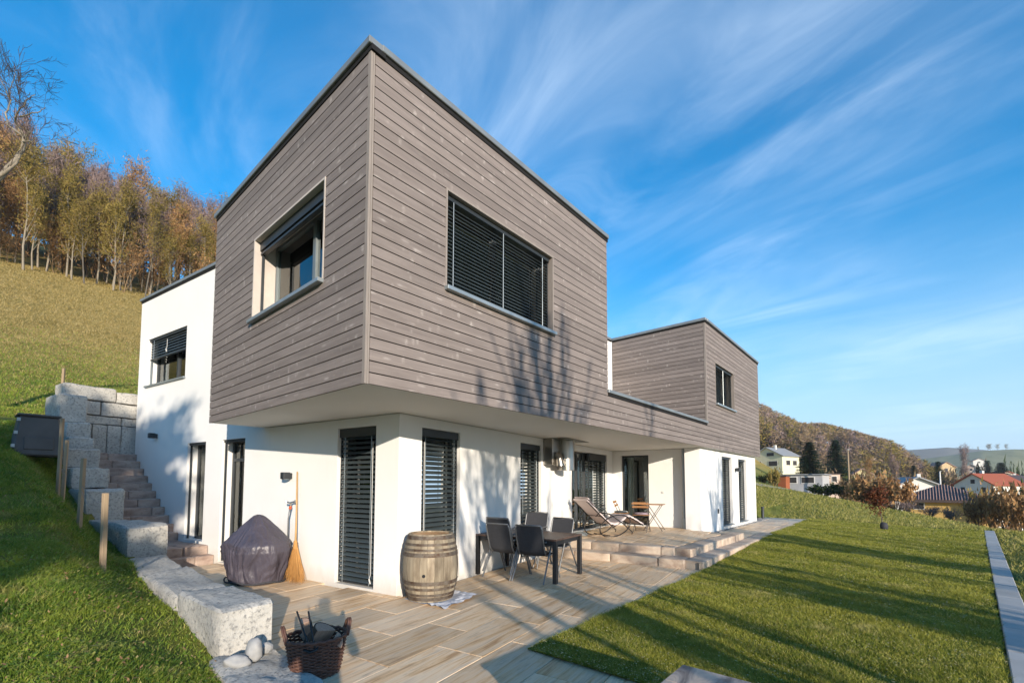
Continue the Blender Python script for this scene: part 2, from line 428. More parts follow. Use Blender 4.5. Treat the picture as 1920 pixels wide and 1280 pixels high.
def blade_mat(name, c1, c2, c3, dry, dryf=0.25):
    t = NT(name)
    ge = t.n.new('ShaderNodeNewGeometry')
    r = ge.outputs['Random Per Island']
    col = t.ramp(r, [(0.0, c1), (0.45, c2), (1.0 - dryf, c3), (1.0, dry)])
    big = t.noise(t.coord(), 0.8, 5, 0.65); sm = t.noise(t.coord(), 4.5, 4, 0.6)
    col = t.mix(t.rng(big, 0.44, 0.60, 0, 0.75), col, c3)
    col = t.mix(t.rng(sm, 0.50, 0.66, 0, 0.55), col, c1)
    col = t.mix(t.rng(t.noise(t.coord(), 1.9, 5, .7), 0.56, 0.68, 0, 0.6), col, dry)
    t.b.inputs['Subsurface Weight'].default_value = 0.0
    tl = t.n.new('ShaderNodeBsdfTranslucent'); t.lk(col, tl.inputs['Color'])
    mx = t.n.new('ShaderNodeMixShader'); mx.inputs[0].default_value = 0.3
    m = t.fin(col, 0.55, 0.3)
    t.lk(t.b.outputs[0], mx.inputs[1]); t.lk(tl.outputs[0], mx.inputs[2]); t.lk(mx.outputs[0], t.out.inputs['Surface'])
    M[name] = m
blade_mat('lawn_blade', (0.125, 0.160, 0.015), (0.235, 0.270, 0.028), (0.36, 0.345, 0.055), (0.60, 0.50, 0.20), 0.22)
blade_mat('verge_blade', (0.14, 0.155, 0.024), (0.25, 0.245, 0.045), (0.35, 0.32, 0.08), (0.52, 0.41, 0.18), 0.25)
blade_mat('bank_blade', (0.075, 0.150, 0.018), (0.155, 0.260, 0.030), (0.29, 0.34, 0.045), (0.48, 0.38, 0.16), 0.15)
blade_mat('straw_blade', (0.22, 0.18, 0.050), (0.32, 0.245, 0.080), (0.41, 0.31, 0.12), (0.52, 0.40, 0.19), 0.3)
simple('fallen_leaf', (0.26, 0.13, 0.06), (0.36, 0.24, 0.12), 3, 0.7, rnd=0.0, bump=0)
simple('speck', (0.46, 0.42, 0.22), (0.34, 0.29, 0.14), 5, 0.7, bump=0)
simple('bark_grey', (0.155, 0.135, 0.11), (0.085, 0.075, 0.06), 3, 0.9, 0.1, stretch=(4, 4, 0.7), bump=0.5, bscale=9, bd=0.02)
simple('bark_pale', (0.30, 0.26, 0.20), (0.18, 0.155, 0.12), 3, 0.9, 0.1, stretch=(4, 4, 0.7), bump=0.5, bscale=9, bd=0.02)
simple('twig_purple', (0.25, 0.185, 0.175), (0.17, 0.125, 0.115), 0.6, 0.9, 0.1, bump=0)
simple('twig_brown', (0.24, 0.165, 0.092), (0.17, 0.115, 0.065), 0.6, 0.9, 0.1, bump=0)
simple('twig_dark', (0.075, 0.058, 0.045), (0.05, 0.04, 0.03), 2, 0.9, 0.1, bump=0)
def leaf_mat(name, stops):
    t = NT(name); ge = t.n.new('ShaderNodeNewGeometry')
    col = t.ramp(ge.outputs['Random Per Island'], stops)
    col = t.mix(1.0, col, t.rng(t.oi().outputs['Random'], 0, 1, 0.78, 1.2), 'MULTIPLY')
    tl = t.n.new('ShaderNodeBsdfTranslucent'); t.lk(col, tl.inputs['Color'])
    mx = t.n.new('ShaderNodeMixShader'); mx.inputs[0].default_value = 0.25
    m = t.fin(col, 0.7, 0.15)
    t.lk(t.b.outputs[0], mx.inputs[1]); t.lk(tl.outputs[0], mx.inputs[2]); t.lk(mx.outputs[0], t.out.inputs['Surface']); M[name] = m
leaf_mat('leaf_olive', [(0, (0.12, 0.105, 0.026)), (0.5, (0.235, 0.185, 0.046)), (1, (0.33, 0.235, 0.07))])
leaf_mat('leaf_russet', [(0, (0.18, 0.10, 0.046)), (0.5, (0.34, 0.19, 0.08)), (1, (0.44, 0.27, 0.12))])
leaf_mat('leaf_brownred', [(0, (0.10, 0.032, 0.018)), (0.6, (0.17, 0.055, 0.026)), (1, (0.22, 0.09, 0.04))])
leaf_mat('needle', [(0, (0.010, 0.024, 0.014)), (0.6, (0.020, 0.044, 0.022)), (1, (0.036, 0.066, 0.030))])
leaf_mat('leaf_green', [(0, (0.022, 0.040, 0.012)), (0.6, (0.045, 0.072, 0.018)), (1, (0.075, 0.10, 0.028))])
leaf_mat('leaf_wood', [(0, (0.15, 0.10, 0.064)), (0.4, (0.25, 0.165, 0.10)), (0.8, (0.24, 0.185, 0.085)), (1, (0.34, 0.25, 0.17))])
# ------------------------------------------------------------------ terrain
def sstep(x): x = np.clip(x, 0, 1); return x * x * (3 - 2 * x)
HB = [-900, -300, -120, -60, -30, -10, -4, 0, 4, 10, 14, 18, 25, 54, 80, 120, 200, 400, 900]
HZ = [-40, -36, -22, -12.2, -6.6, -2.6, -1.35, -0.5, 0.35, 1.6, 2.7, 3.9, 6.4, 19.2, 30, 46, 66, 84, 100]
def hill(b):
    w = 0.06 * np.abs(b) + 0.6
    return sum(np.interp(b + k * w, HB, HZ) for k in (-1, -0.5, 0, 0.5, 1)) / 5
def wall_left(b): return np.interp(b, [0, 3.5, 4.2, 7, 9.3, 12, 14.5], [1.70, 1.72, 2.05, 2.5, 3.05, 3.1, 3.15])
KERB = ((5.4, -0.60), (22.25, -2.02))
def kerb_b(a): return KERB[0][1] + (a - KERB[0][0]) / (KERB[1][0] - KERB[0][0]) * (KERB[1][1] - KERB[0][1])
def lawn_z(a, b): return 0.012 + 0.13 * sstep((a - 8.6) / 6.5) * sstep((b + 1.0) / 3.8)
def terrain(x, y):
    x = np.asarray(x, float); y = np.asarray(y, float)
    aU, bU = toU(x, y); aG, bG = toG(x, y)
    h = hill(bU) - 0.046 * np.clip(aU - 45, 0, 200) * sstep((62 - bU) / 50)
    h = h + 28 * sstep((aU - 140) / 120) * sstep((bU + 40) / 70) * (1 - .55 * sstep((bU - 12) / 32))          # wooded spur behind the village
    h = h + 0.12 * np.sin(aU * 0.21 + 1.3) * np.cos(bU * 0.17) * sstep((np.abs(bU) - 8) / 10) + 0.6 * np.sin(aU * 0.05) * sstep((bU - 25) / 30)
    te = np.interp(bG, [0, 3.5, 4.2, 5, 7, 9.3, 11, 12.4, 14, 16], [-.08, -.02, .05, .24, .31, .36, .85, 1.5, 2.6, 3.4])
    tl = np.interp(bG, [-3, 0, 3, 4.2, 6, 8, 10, 12, 14, 18], [.05, .1, .22, .36, .67, 1.0, 1.55, 2.15, 2.8, 3.9])
    wl_ = wall_left(bG)
    s = sstep((wl_ - aG) / 1.0)
    bank = te + (tl - te) * s + 0.03 * np.sin(x * 3.1) * np.cos(y * 2.7)
    bank = bank + 0.0 * aG
    k = sstep((bG - 14.6) / 4.5)
    left = bank * (1 - k) + h * k
    # garden platform under paving, lawn and house
    lim = np.where(aU < 19.6, 60.0, 4.75)
    plat = (aG > wl_ + 0.16) & (bG < 14.45) & (aU < 22.2) & (bU < lim) & (bU > kerb_b(aU) + 0.1) & (aU > -1)
    near = (aG < 5.2) & (aU < 22) & (bG > -40)
    z = np.where(near & (aG < wl_ + 0.16) | (near & (bG >= 14.45)), left, h)
    # right of the kerb strip and beyond the lawn's end: ease from garden level to the hill
    dk = np.clip(kerb_b(aU) - bU, 0, 99); de = np.clip(aU - 22.2, 0, 99)
    lev = -0.015 + 0.12 * sstep((aU - 10) / 8) * sstep((bU + 1.5) / 4)
    e = sstep((np.hypot(dk, de) - 0.6) / 7.0)
    gz = lev * (1 - e) + h * e
    side = (bU < 4.75) & (aU > -6) & (aG > wl_ - 3) & (bG < 8)
    side = side & ~((aG < wl_ + 0.16) & (bG > 2.2) & (aU < 2.5))
    z = np.where(side, gz, z)
    z = np.where(plat, -0.35, z)
    return z
def axis(lo, d0, d1, hi, step, g=1.16):
    c = list(np.arange(d0, d1 + 1e-6, step)); s = step; q = d1
    while q < hi: s *= g; q += s; c.append(q)
    s = step; q = d0; pre = []
    while q > lo: s *= g; q -= s; pre.append(q)
    return np.array(pre[::-1] + c)
ga = axis(-700, -1.5, 6.0, 1500, 0.13, 1.14); gb = axis(-700, -2.0, 17.5, 230, 0.15, 1.14)
AA, BB = np.meshgrid(ga, gb, indexing='ij')
X = AA * sA2 - BB * cA2; Y = AA * cA2 + BB * sA2
Z = terrain(X, Y)
nv = len(gb)
idx = np.arange(len(ga) * nv).reshape(len(ga), nv)
F = np.stack([idx[:-1, :-1], idx[1:, :-1], idx[1:, 1:], idx[:-1, 1:]], -1).reshape(-1, 4)
ob('hillside', np_mesh('hillside', np.stack([X, Y, Z], -1).reshape(-1, 3), F, M['hillside'], smooth=True),
   label='grassy hillside rising to the wood behind the house', cat='hillside', kind='structure')

# ------------------------------------------------------------------ stone helper
def rock(corners, z0, z1, seed, amp=0.018, cuts=7, top=None):
    """corners: four (x,y) footprint points ccw; returns mesh builder of a rough hewn block"""
    bm = bmesh.new(); bmesh.ops.create_cube(bm, size=1.0)
    bmesh.ops.bevel(bm, geom=bm.edges[:], offset=0.05, segments=1, affect='EDGES')
    bmesh.ops.subdivide_edges(bm, edges=[e for e in bm.edges if e.calc_length() > 0.3], cuts=cuts, use_grid_fill=True)
    c = [Vector((*p, 0)) for p in corners]
    off = Vector((seed * 7.3, seed * 3.1, seed * 1.7))
    bm.normal_update()
    for v in bm.verts:
        n = v.normal.copy(); u, w, q = v.co.x + .5, v.co.y + .5, v.co.z + .5
        p = (c[0] * (1 - u) * (1 - w) + c[1] * u * (1 - w) + c[2] * u * w + c[3] * (1 - u) * w)
        p.z = z0 + (z1 - z0) * q
        d = noise.noise(p * 3.2 + off) * 1.6 + noise.noise(p * 9 + off) * 0.9 + noise.noise(p * 23 + off) * 0.5
        v.co = p + n * d * amp
    me = bpy.data.meshes.new('stone_block'); bm.to_mesh(me); bm.free()
    me.polygons.foreach_set('use_smooth', [True] * len(me.polygons)); me.set_sharp_from_angle(angle=0.7)
    return me
def gq(a0, a1, b0, b1): return [tuple(Gp(a, b).xy) for a, b in ((a0, b0), (a1, b0), (a1, b1), (a0, b1))]
def gpts(*ab): return [tuple(Gp(a, b).xy) for a, b in ab]
def recenter(me):
    c = Vector((0, 0, 0))
    for v in me.vertices: c += v.co
    c /= len(me.vertices)
    me.transform(Matrix.Translation(-c)); return c

# ------------------------------------------------------------------ patio paving
rnd = random.Random(5)
patio = ob('patio', None, label='travertine patio in front of the house', cat='patio', kind='structure')
mb = MB()
mb.add([Gp(0.2, -2, -.034), Gp(14.2, -2, -.034), Gp(14.2, 5.0, -.034), Gp(4.9, 5.0, -.034), Gp(4.9, 10.3, -.034), Gp(3.0, 10.3, -.034), Gp(2.0, 4.6, -.034), Gp(0.2, 4.0, -.034)], [tuple(range(8))])
ob('joint_bed', mb.mesh('joint_bed', M['joint_sand']), patio)
tile_cache = {}
def tile(L, Wd, T=0.03, mat='travertine'):
    k = (round(L, 3), round(Wd, 3), T, mat)
    if k not in tile_cache:
        m = MB(); m.box(0, L, 0, Wd, -T, 0); tile_cache[k] = m.mesh('paving_tile', M[mat], bevel=0.004)
    return tile_cache[k]
ROW, LEN, JT = 0.565, 1.13, 0.007
ntile = 0
for k in range(-8, 13):
    b0 = 3.05 + ROW * k; b1 = b0 + ROW - JT
    amin = float(wall_left((b0 + b1) / 2)) + 0.42 if b0 > 3.4 else 0.9
    if b0 > 9.7: continue
    amax = 9.13 if b1 < 4.86 else 4.74
    a = 4.06 - LEN * 6 + (LEN / 2 if k % 2 else 0) + rnd.uniform(-.05, .05)
    while a < amax:
        a0, a1 = max(a, amin), min(a + LEN - JT, amax)
        a += LEN
        if a1 - a0 < 0.12: continue
        cx, cy = Gp((a0 + a1) / 2, (b0 + b1) / 2).xy
        inl = all(toU(*Gp(aa, bb).xy)[0] > 3.6 and toU(*Gp(aa, bb).xy)[1] < 2.7 for aa in (a0, a1) for bb in (b0, b1))
        if inl or cy < 1.6: continue
        p = Gp(a0, b0, rnd.uniform(-.0015, .0015))
        ob('paving_tile', tile(a1 - a0, b1 - b0), patio, p, YAW_G); ntile += 1
# raised terrace: two stone steps, then paving
terrace = ob('terrace', None, label='raised travertine terrace with two stone steps', cat='terrace', kind='structure')
ZT1, ZT2 = 0.16, 0.32
def u2g(aU, bU): p = Up(aU, bU); return toG(p.x, p.y)
# fill bodies
m = MB()
e0 = u2g(8.52, 2.86); e1 = u2g(22.3, 2.98)
def slab(poly, z0, z1, frame=Gp):
    n = len(poly); vs = [frame(a, b, z0) for a, b in poly] + [frame(a, b, z1) for a, b in poly]
    m.add(vs, [tuple(range(n - 1, -1, -1)), tuple(range(n, 2 * n))] + [(i, (i + 1) % n, n + (i + 1) % n, n + i) for i in range(n)])
def g2u(a, b): p = Gp(a, b); return toU(p.x, p.y)
slab([g2u(9.16, 4.826), g2u(9.16, 1.62), (8.72, 2.92), (22.0, 3.02), (22.0, 4.9), (19.3, 4.9), (13.3, 4.4), g2u(13.8, 4.826)], -.3, ZT1 - .035, Up)
ob('step_core', m.mesh('step_core', M['joint_sand']), terrace)
m = MB()
slab([g2u(9.56, 4.826), g2u(9.56, 1.80), (9.25, 3.26), (13.0, 3.26), (13.0, 4.25), g2u(13.8, 2.7), g2u(13.8, 4.826)], ZT1 - .05, ZT2 - .035, Up)
ob('terrace_core', m.mesh('terrace_core', M['joint_sand']), terrace)
def run(p0, p1, z0, z1, depth, lens, seed, side=1, mat='step_stone'):
    """row of hewn step stones from p0 to p1 (world xy); depth to the left side of the run"""
    r = random.Random(seed); p0, p1 = Vector(p0).to_2d(), Vector(p1).to_2d(); d = (p1 - p0); L = d.length; d /= L; nrm = Vector((-d.y, d.x)) * side
    s = 0
    while s < L - .05:
        l = min(r.uniform(*lens), L - s)
        if L - s - l < .25: l = L - s
        q = [p0 + d * s + d * .003, p0 + d * (s + l - .006), p0 + d * (s + l - .006) + nrm * depth, p0 + d * s + d * .003 + nrm * depth]
        if side < 0: q = [q[1], q[0], q[3], q[2]]
        me = rock([tuple(v) for v in q], z0, z1 + r.uniform(-.004, .004), r.uniform(0, 99), 0.006, 5)
        me.materials.append(M[mat]); c = recenter(me)
        ob('step_stone', me, terrace, c); s += l
run(Gp(9.10, 4.815), Gp(9.10, 1.79), -.05, ZT1, 0.44, (.7, 1.1), 1)
run(Gp(9.50, 4.815), Gp(9.50, 2.06), ZT1 - .02, ZT2, 0.36, (.6, 1.0), 2)
run(Up(8.765, 2.86), Up(15.2, 2.92), -.05, ZT1, 0.36, (.55, 1.0), 3)
run(Up(9.125, 3.21), Up(13.05, 3.21), ZT1 - .02, ZT2, 0.34, (.5, .9), 4)
tz = 0
for k in range(-6, 5):                           # tiles of the upper terrace
    b0 = 3.05 + ROW * k; b1 = min(b0 + ROW - JT, 4.822)
    a = 9.87 - (LEN / 2 if k % 2 else 0)
    while a < 13.8:
        a0, a1 = max(a, 9.87), min(a + LEN - JT, 13.80); a += LEN
        if a1 - a0 < .1: continue
        ub = [toU(*Gp(aa, bb).xy)[1] for aa in (a0, a1) for bb in (b0, b1)]; ua = [toU(*Gp(aa, bb).xy)[0] for aa in (a0, a1) for bb in (b0, b1)]
        if max(ub) < 3.55 or min(ub) > 12: continue
        if max(ua) > 13.0 and min(ub) < 4.2: continue
        if min(ub) >= 3.562:
            ob('paving_tile', tile(a1 - a0, b1 - b0), terrace, Gp(a0, b0, ZT2), YAW_G); tz += 1; continue
        poly = [toU(*Gp(aa, bb).xy) for aa, bb in ((a0, b0), (a1, b0), (a1, b1), (a0, b1))]; res = []      # cut along the edge stones
        for k2 in range(4):
            p, q = poly[k2], poly[(k2 + 1) % 4]
            if p[1] >= 3.562: res.append(p)
            if (p[1] - 3.562) * (q[1] - 3.562) < 0:
                f = (3.562 - p[1]) / (q[1] - p[1]); res.append((p[0] + (q[0] - p[0]) * f, 3.562))
        if len(res) < 3: continue
        o0 = Gp(a0, b0, ZT2); nn = len(res); mm = MB(); Rz = Matrix.Rotation(-YAW_G, 3, 'Z')
        mm.add([Rz @ (Up(p[0], p[1], ZT2 - .03) - o0) for p in res] + [Rz @ (Up(p[0], p[1], ZT2) - o0) for p in res], [tuple(range(nn - 1, -1, -1)), tuple(range(nn, 2 * nn))] + [(i2, (i2 + 1) % nn, nn + (i2 + 1) % nn, nn + i2) for i2 in range(nn)])
        ob('paving_tile', mm.mesh('paving_tile', M['travertine']), terrace, o0, YAW_G); tz += 1
a = 13.1
while a < 22.0:                                  # path along the narrow block
    L = min(.94, 22.0 - a)
    for j, (b0, b1) in enumerate(((3.29, 3.85), (3.86, 4.20)) if a < 19.2 else ((3.02, 3.60), (3.61, 4.2), (4.21, 4.7))):
        if L > .2: ob('paving_tile', tile(L - JT, b1 - b0), terrace, Up(a, b0, ZT1 - .002), YAW_U)
    a += .94
for a in np.arange(15.2, 22.0, .95):
    ob('paving_tile', tile(min(.95, 22 - a) - JT, .34), terrace, Up(a, 2.935, ZT1 - .004), YAW_U)
print('tiles', ntile, tz)

# ------------------------------------------------------------------ lawn, kerb strip
na, nb = 110, 34
la = np.linspace(0, 1, na + 1) ** 1.4 * (22.25 - 3.52) + 3.52
V = []
for a in la:
    for j in range(nb + 1):
        q = j / nb
        bt = 2.80 + (min(a, 16) - 3.5) * 0.008 + (0.10 * sstep((a - 8) / 7)) + 0.012 * noise.noise(Vector((a * 2.3, 0, 0)))
        bb = kerb_b(a) + 0.02
        b = bb + (bt - bb) * q
        p = Up(a + 0.012 * noise.noise(Vector((b * 2, 5, 0))), b); z = lawn_z(a, b) + 0.012 * noise.noise(Vector((p.x * .8, p.y * .8, 0)))
        V.append((p.x, p.y, float(z)))
ix = np.arange((na + 1) * (nb + 1)).reshape(na + 1, nb + 1)
F = np.stack([ix[:-1, :-1], ix[1:, :-1], ix[1:, 1:], ix[:-1, 1:]], -1).reshape(-1, 4)
ob('lawn', np_mesh('lawn', V, F, M['lawn_soil'], smooth=True), label='mown lawn beside the patio', cat='lawn', kind='structure')
kerb = ob('kerb_strip', None, label='narrow concrete mowing strip along the lawn edge', cat='kerb', kind='structure')
k0, k1 = Up(*KERB[0]), Up(*KERB[1]); kd = (k1 - k0); kL = kd.length; kd.normalize(); kang = atan2(kd.y, kd.x)
s = -4.0; r = random.Random(3)
while s < kL - .05:
    l = min(1.0, kL - s)
    mm = MB(); mm.box(0, l - .006, -.24, 0, -.12, 0.028); p = k0 + kd * s
    ob('kerb_stone', mm.mesh('kerb_stone', M['kerb_concrete'], bevel=.008), kerb, (p.x, p.y, .006 + r.uniform(-.004, .004)), kang + r.uniform(-.004, .004)); s += 1.0

# ------------------------------------------------------------------ grass blades
def blades(pts, h, w, lean, seed):
    g = np.random.default_rng(seed); n = len(pts)
    az = g.uniform(0, 2 * pi, n); hh = h * g.uniform(.55, 1.25, n); la_ = g.normal(0, lean, (n, 2))
    ux, uy = np.cos(az) * w, np.sin(az) * w
    p = np.asarray(pts)
    v0 = p + np.stack([-ux, -uy, np.full(n, -.004)], 1); v1 = p + np.stack([ux, uy, np.full(n, -.004)], 1)
    v2 = p + np.stack([la_[:, 0] * hh, la_[:, 1] * hh, hh], 1)
    V = np.stack([v0, v1, v2], 1).reshape(-1, 3)
    return V, np.arange(3 * n).reshape(-1, 3)
g = np.random.default_rng(11)
def sample(n, fn, lo, hi):
    out = []
    while n > 0:
        q = g.uniform(lo, hi, (n * 2, 2)); k = fn(q); q = q[k][:n]; out.append(q); n -= len(q)
    return np.concatenate(out)
# lawn: denser near the viewer
q = np.stack([3.5 + 18.6 * g.random(460000) ** 2.1, g.uniform(-1, 1, 460000)], 1)
a = q[:, 0]; bt = 2.80 + (np.minimum(a, 16) - 3.5) * .008 + .10 * sstep((a - 8) / 7); bb = kerb_b(a) + .02
bt = bt + .015 * np.sin(a * 9) * np.sin(a * 3.7)
b = bb + (bt - bb) * (q[:, 1] * .5 + .5)
x, y = a * sA1 - b * cA1, a * cA1 + b * sA1
keep = y < 26
P3 = np.stack([x, y, lawn_z(a, b)], 1)[keep]
dd = np.hypot(P3[:, 0], P3[:, 1]); pn = np.array([noise.noise(Vector((p[0] * 2.1, p[1] * 2.1, 1))) for p in P3]); V, F = blades(P3, (.026 + .0009 * dd) * (1 + .9 * pn), .0020 + .00042 * dd, .75, 3)
ns = 5500
si = g.integers(0, len(P3), ns); sp_ = P3[si] + np.stack([g.normal(0, .05, ns), g.normal(0, .05, ns), .022 + .012 * g.random(ns)], 1)
ds = np.hypot(sp_[:, 0], sp_[:, 1]); ws = .005 + .0013 * ds * g.random(ns); az = g.uniform(0, 6.28, ns)
sv = np.stack([sp_ + np.stack([np.cos(az + k) * ws, np.sin(az + k) * ws, (.3 * ws if k else 0 * ws)], 1) for k in (0, 2.1, 4.2)], 1).reshape(-1, 3)
SF = np.arange(3 * ns).reshape(-1, 3) + len(V)
ob('lawn_grass', np_mesh('lawn_grass', np.concatenate([V, sv]), np.concatenate([F, SF]), [M['lawn_blade'], M['speck']], mi=np.r_[np.zeros(len(F)), np.ones(ns)]),
   label='short grass blades covering the lawn', cat='grass', kind='stuff')
# bank on the left
n = 230000
b = 2.2 + 12.5 * g.random(n) ** 1.8; a = g.uniform(0, 1, n) * (wall_left(b) + .02 - (.10 * b - .6)) + .10 * b - .6
x, y = a * sA2 - b * cA2, a * cA2 + b * sA2
k = y > 1.2
a, b, x, y = a[k], b[k], x[k], y[k]
P3 = np.stack([x, y, terrain(x, y)], 1); dd = np.hypot(x, y)
patchy = np.array([noise.noise(Vector((p[0] * 1.1, p[1] * 1.1, 3))) for p in P3[::1]])
keep = (patchy > -0.18) | (g.random(len(P3)) < .22)
hh = (.026 + .075 * np.clip(patchy, 0, 1) ** 1.3)[keep]
P3 = P3[keep]; dd = dd[keep]
V, F = blades(P3, hh + .002 * dd, .0024 + .0005 * dd, .75, 4)
# broad leaves of weeds and fallen leaves
nl = 26000; si = g.integers(0, len(P3), nl); lp = P3[si] + np.stack([g.normal(0, .03, nl), g.normal(0, .03, nl), .015 + .05 * g.random(nl)], 1)
az = g.uniform(0, 6.28, nl); ll = g.uniform(.010, .030, nl); dx, dy = np.cos(az), np.sin(az); ti = g.normal(0, .5, nl)
L4 = np.stack([lp, lp + np.stack([dx * ll * .6 - dy * ll * .35, dy * ll * .6 + dx * ll * .35, ti * ll * .4], 1), lp + np.stack([dx * ll * 1.3, dy * ll * 1.3, ti * ll], 1),
               lp + np.stack([dx * ll * .6 + dy * ll * .35, dy * ll * .6 - dx * ll * .35, ti * ll * .4], 1)], 1).reshape(-1, 3)
o = len(V); q4 = np.arange(4 * nl).reshape(-1, 4) + o
L3 = np.concatenate([q4[:, [0, 1, 2]], q4[:, [0, 2, 3]]])
brown = (g.random(nl) < .16)
ob('bank_grass', np_mesh('bank_grass', np.concatenate([V, L4]), np.concatenate([F, L3]), [M['bank_blade'], M['fallen_leaf']], mi=np.r_[np.zeros(len(F)), np.tile(brown, 2)]),
   label='long grass, weeds and fallen leaves on the bank', cat='grass', kind='stuff')
# straw tufts on the meadow
n = 150000
b = 15.5 + 42 * g.random(n) ** 1.3; a = g.uniform(-.06, .42, n) * b
x, y = a * sA1 - b * cA1, a * cA1 + b * sA1
P3 = np.stack([x, y, terrain(x, y)], 1); dd = np.hypot(x, y)
hs = g.random(n) < np.clip((P3[:, 2] - 3.2) / 6.0, .15, 1)
V, F = blades(P3, .045 + .0012 * dd, .0035 + .00045 * dd, .7, 6)
ob('meadow_grass', np_mesh('meadow_grass', V, F, [M['straw_blade'], M['bank_blade']], mi=np.where(hs, 0, 1)), label='dry straw-coloured grass on the steep meadow', cat='grass', kind='stuff')
# rougher grass right of the strip and beyond the lawn
n = 90000
a = 4 + 42 * g.random(n) ** 1.6; b = g.uniform(-1, 1, n) * (2 + .25 * a) + 1.5
m_ = (b < kerb_b(a) - .27) | (a > 22.4); a, b = a[m_], b[m_]
x, y = a * sA1 - b * cA1, a * cA1 + b * sA1; k = (y > 1) & ~((b > 2.9) & (a < 22.3)); x, y = x[k], y[k]
P3 = np.stack([x, y, terrain(x, y)], 1); dd = np.hypot(x, y)
V, F = blades(P3, .045 + .0022 * dd, .003 + .0006 * dd, .7, 8)
ob('verge_grass', np_mesh('verge_grass', V, F, [M['verge_blade']]), label='rough grass beyond the lawn and its strip', cat='grass', kind='stuff')
# ------------------------------------------------------------------ the house
L0 = Gp(4.704, 4.828, 0)
house = thing('house', 'modern house with white ground floor under brown timber boxes', 'house', L0)
def hp(name, me, label=None): return ob(name, me, house, -L0, label=label)
def wall_mesh(P, u0, u1, z0, z1, ops, th, mat, name='wall', flip=False):
    m = MB(); us = sorted({u0, u1} | {v for o in ops for v in o[:2]}); zs = sorted({z0, z1} | {v for o in ops for v in o[2:4]})
    for i in range(len(us) - 1):
        for j in range(len(zs) - 1):
            cu, cz = (us[i] + us[i + 1]) / 2, (zs[j] + zs[j + 1]) / 2
            if any(o[0] < cu < o[1] and o[2] < cz < o[3] for o in ops): continue
            for w in (0, -th):
                m.add([P(us[i], w, zs[j]), P(us[i + 1], w, zs[j]), P(us[i + 1], w, zs[j + 1]), P(us[i], w, zs[j + 1])], [(0, 1, 2, 3)])
    def rim(a, b, c, d):
        for (p, q) in (((a, c), (b, c)), ((b, c), (b, d)), ((b, d), (a, d)), ((a, d), (a, c))):
            m.add([P(p[0], 0, p[1]), P(q[0], 0, q[1]), P(q[0], -th, q[1]), P(p[0], -th, p[1])], [(0, 1, 2, 3)])
    rim(u0, u1, z0, z1)
    for o in ops: rim(*o[:4])
    return m.mesh(name, mat)
WLa, WRb = 4.704, 4.828
PGL = (lambda u, w, z: Gp(WLa - w, u, z)); PGR = (lambda u, w, z: Gp(u, WRb - w, z)); PREC = (lambda u, w, z: Gp(13.84 - w, u, z))
UA, UB, UE = 2.484, 4.118, 19.36
PUL = (lambda u, w, z: Up(UA - w, u, z)); PUR = (lambda u, w, z: Up(u, UB - w, z)); PU2 = (lambda u, w, z: Up(13.2 - w, u, z))
PBF = (lambda u, w, z: Up(u, 4.29 - w, z)); PBL = (lambda u, w, z: Gp(13.56 - w, u, z)); PWT = (lambda u, w, z: Up(u, 7.05 - w, z))
ZS, ZT = 2.612, 6.189
# openings
oW1 = (5.31, 6.20, .035, 2.465); oD2 = (8.94, 9.79, .03, 2.46); oD1 = (10.46, 11.26, .38, 2.46); oWU = (11.54, 13.56, 3.97, 5.14)
oW2 = (5.18, 6.12, .03, 2.456); oW3 = (8.14, 9.06, .03, 2.452); oSL = (10.72, 13.32, .33, 2.46)
oRD = (3.715, 4.57, .34, 2.465); oN1 = (15.09, 16.17, .30, 2.455); oN2 = (16.94, 18.0, .30, 2.45)
hp('wall', wall_mesh(PGL, WRb + .004, 14.06, -.3, ZS - .004, [oW1, oD2, oD1], .30, M['white_render']))
hp('wall', wall_mesh(PGL, 8.2, 14.06, ZS - .004, 6.17, [oWU], .30, M['white_render']))
hp('wall', wall_mesh(PGR, WLa + .004, 13.836, -.3, ZS - .002, [oW2, oW3, oSL], .28, M['white_render']))
hp('wall', wall_mesh(PREC, 2.60, WRb - .001, -.2, ZS - .002, [oRD], .26, M['white_render']))
hp('wall', wall_mesh(PBL, 2.205, 2.62, -.2, ZS - .003, [], .30, M['white_render']))
hp('wall', wall_mesh(PBF, 13.052, 19.30, -.3, ZS - .002, [oN1, oN2], .24, M['white_render']))
hp('wall', wall_mesh((lambda u, w, z: Up(19.30 + w, u, z)), 4.292, 12, -.3, ZS - .003, [], .25, M['white_render']))
hp('wall', wall_mesh(PWT, 5.2, 13.19, 3.0, 6.20, [], .25, M['white_render']))
m = MB(); m.box(WLa + .3, 16, 14.03, 14.055, 0, 6.15, lambda a, b, z: Gp(a, b, z)); hp('wall', m.mesh('wall', M['white_render']))
# soffit slab and closed cores behind the cladding
m = MB(); m.add([Up(UA + .03, UB + .03, ZS + .006), Up(UE - .03, UB + .03, ZS + .006), Up(UE - .03, 8.95, ZS + .006), Up(UA + .03, 8.95, ZS + .006)], [(0, 3, 2, 1)])
m.add([Up(UA + .03, UB + .03, ZS + .12), Up(UE - .03, UB + .03, ZS + .12), Up(UE - .03, 8.95, ZS + .12), Up(UA + .03, 8.95, ZS + .12)], [(0, 1, 2, 3)])
hp('soffit', m.mesh('soffit', M['soffit_render']))
oUL = (5.07, 7.19, 3.975, 5.195); oUR = (3.562, 5.772, 3.975, 5.195); oU2 = (14.05, 16.0, 3.975, 5.195)
BT = 0.024
sh = lambda P: (lambda u, w, z: P(u, w - BT - .004, z))
hp('backing', wall_mesh(sh(PUL), UB + .03, 8.98, ZS + .01, ZT - .002, [oUL], .26, M['dark_membrane'], 'backing'))
hp('backing', wall_mesh(sh(PUR), UA + .03, 7.53, ZS + .01, ZT - .002, [oUR], .26, M['dark_membrane'], 'backing'))
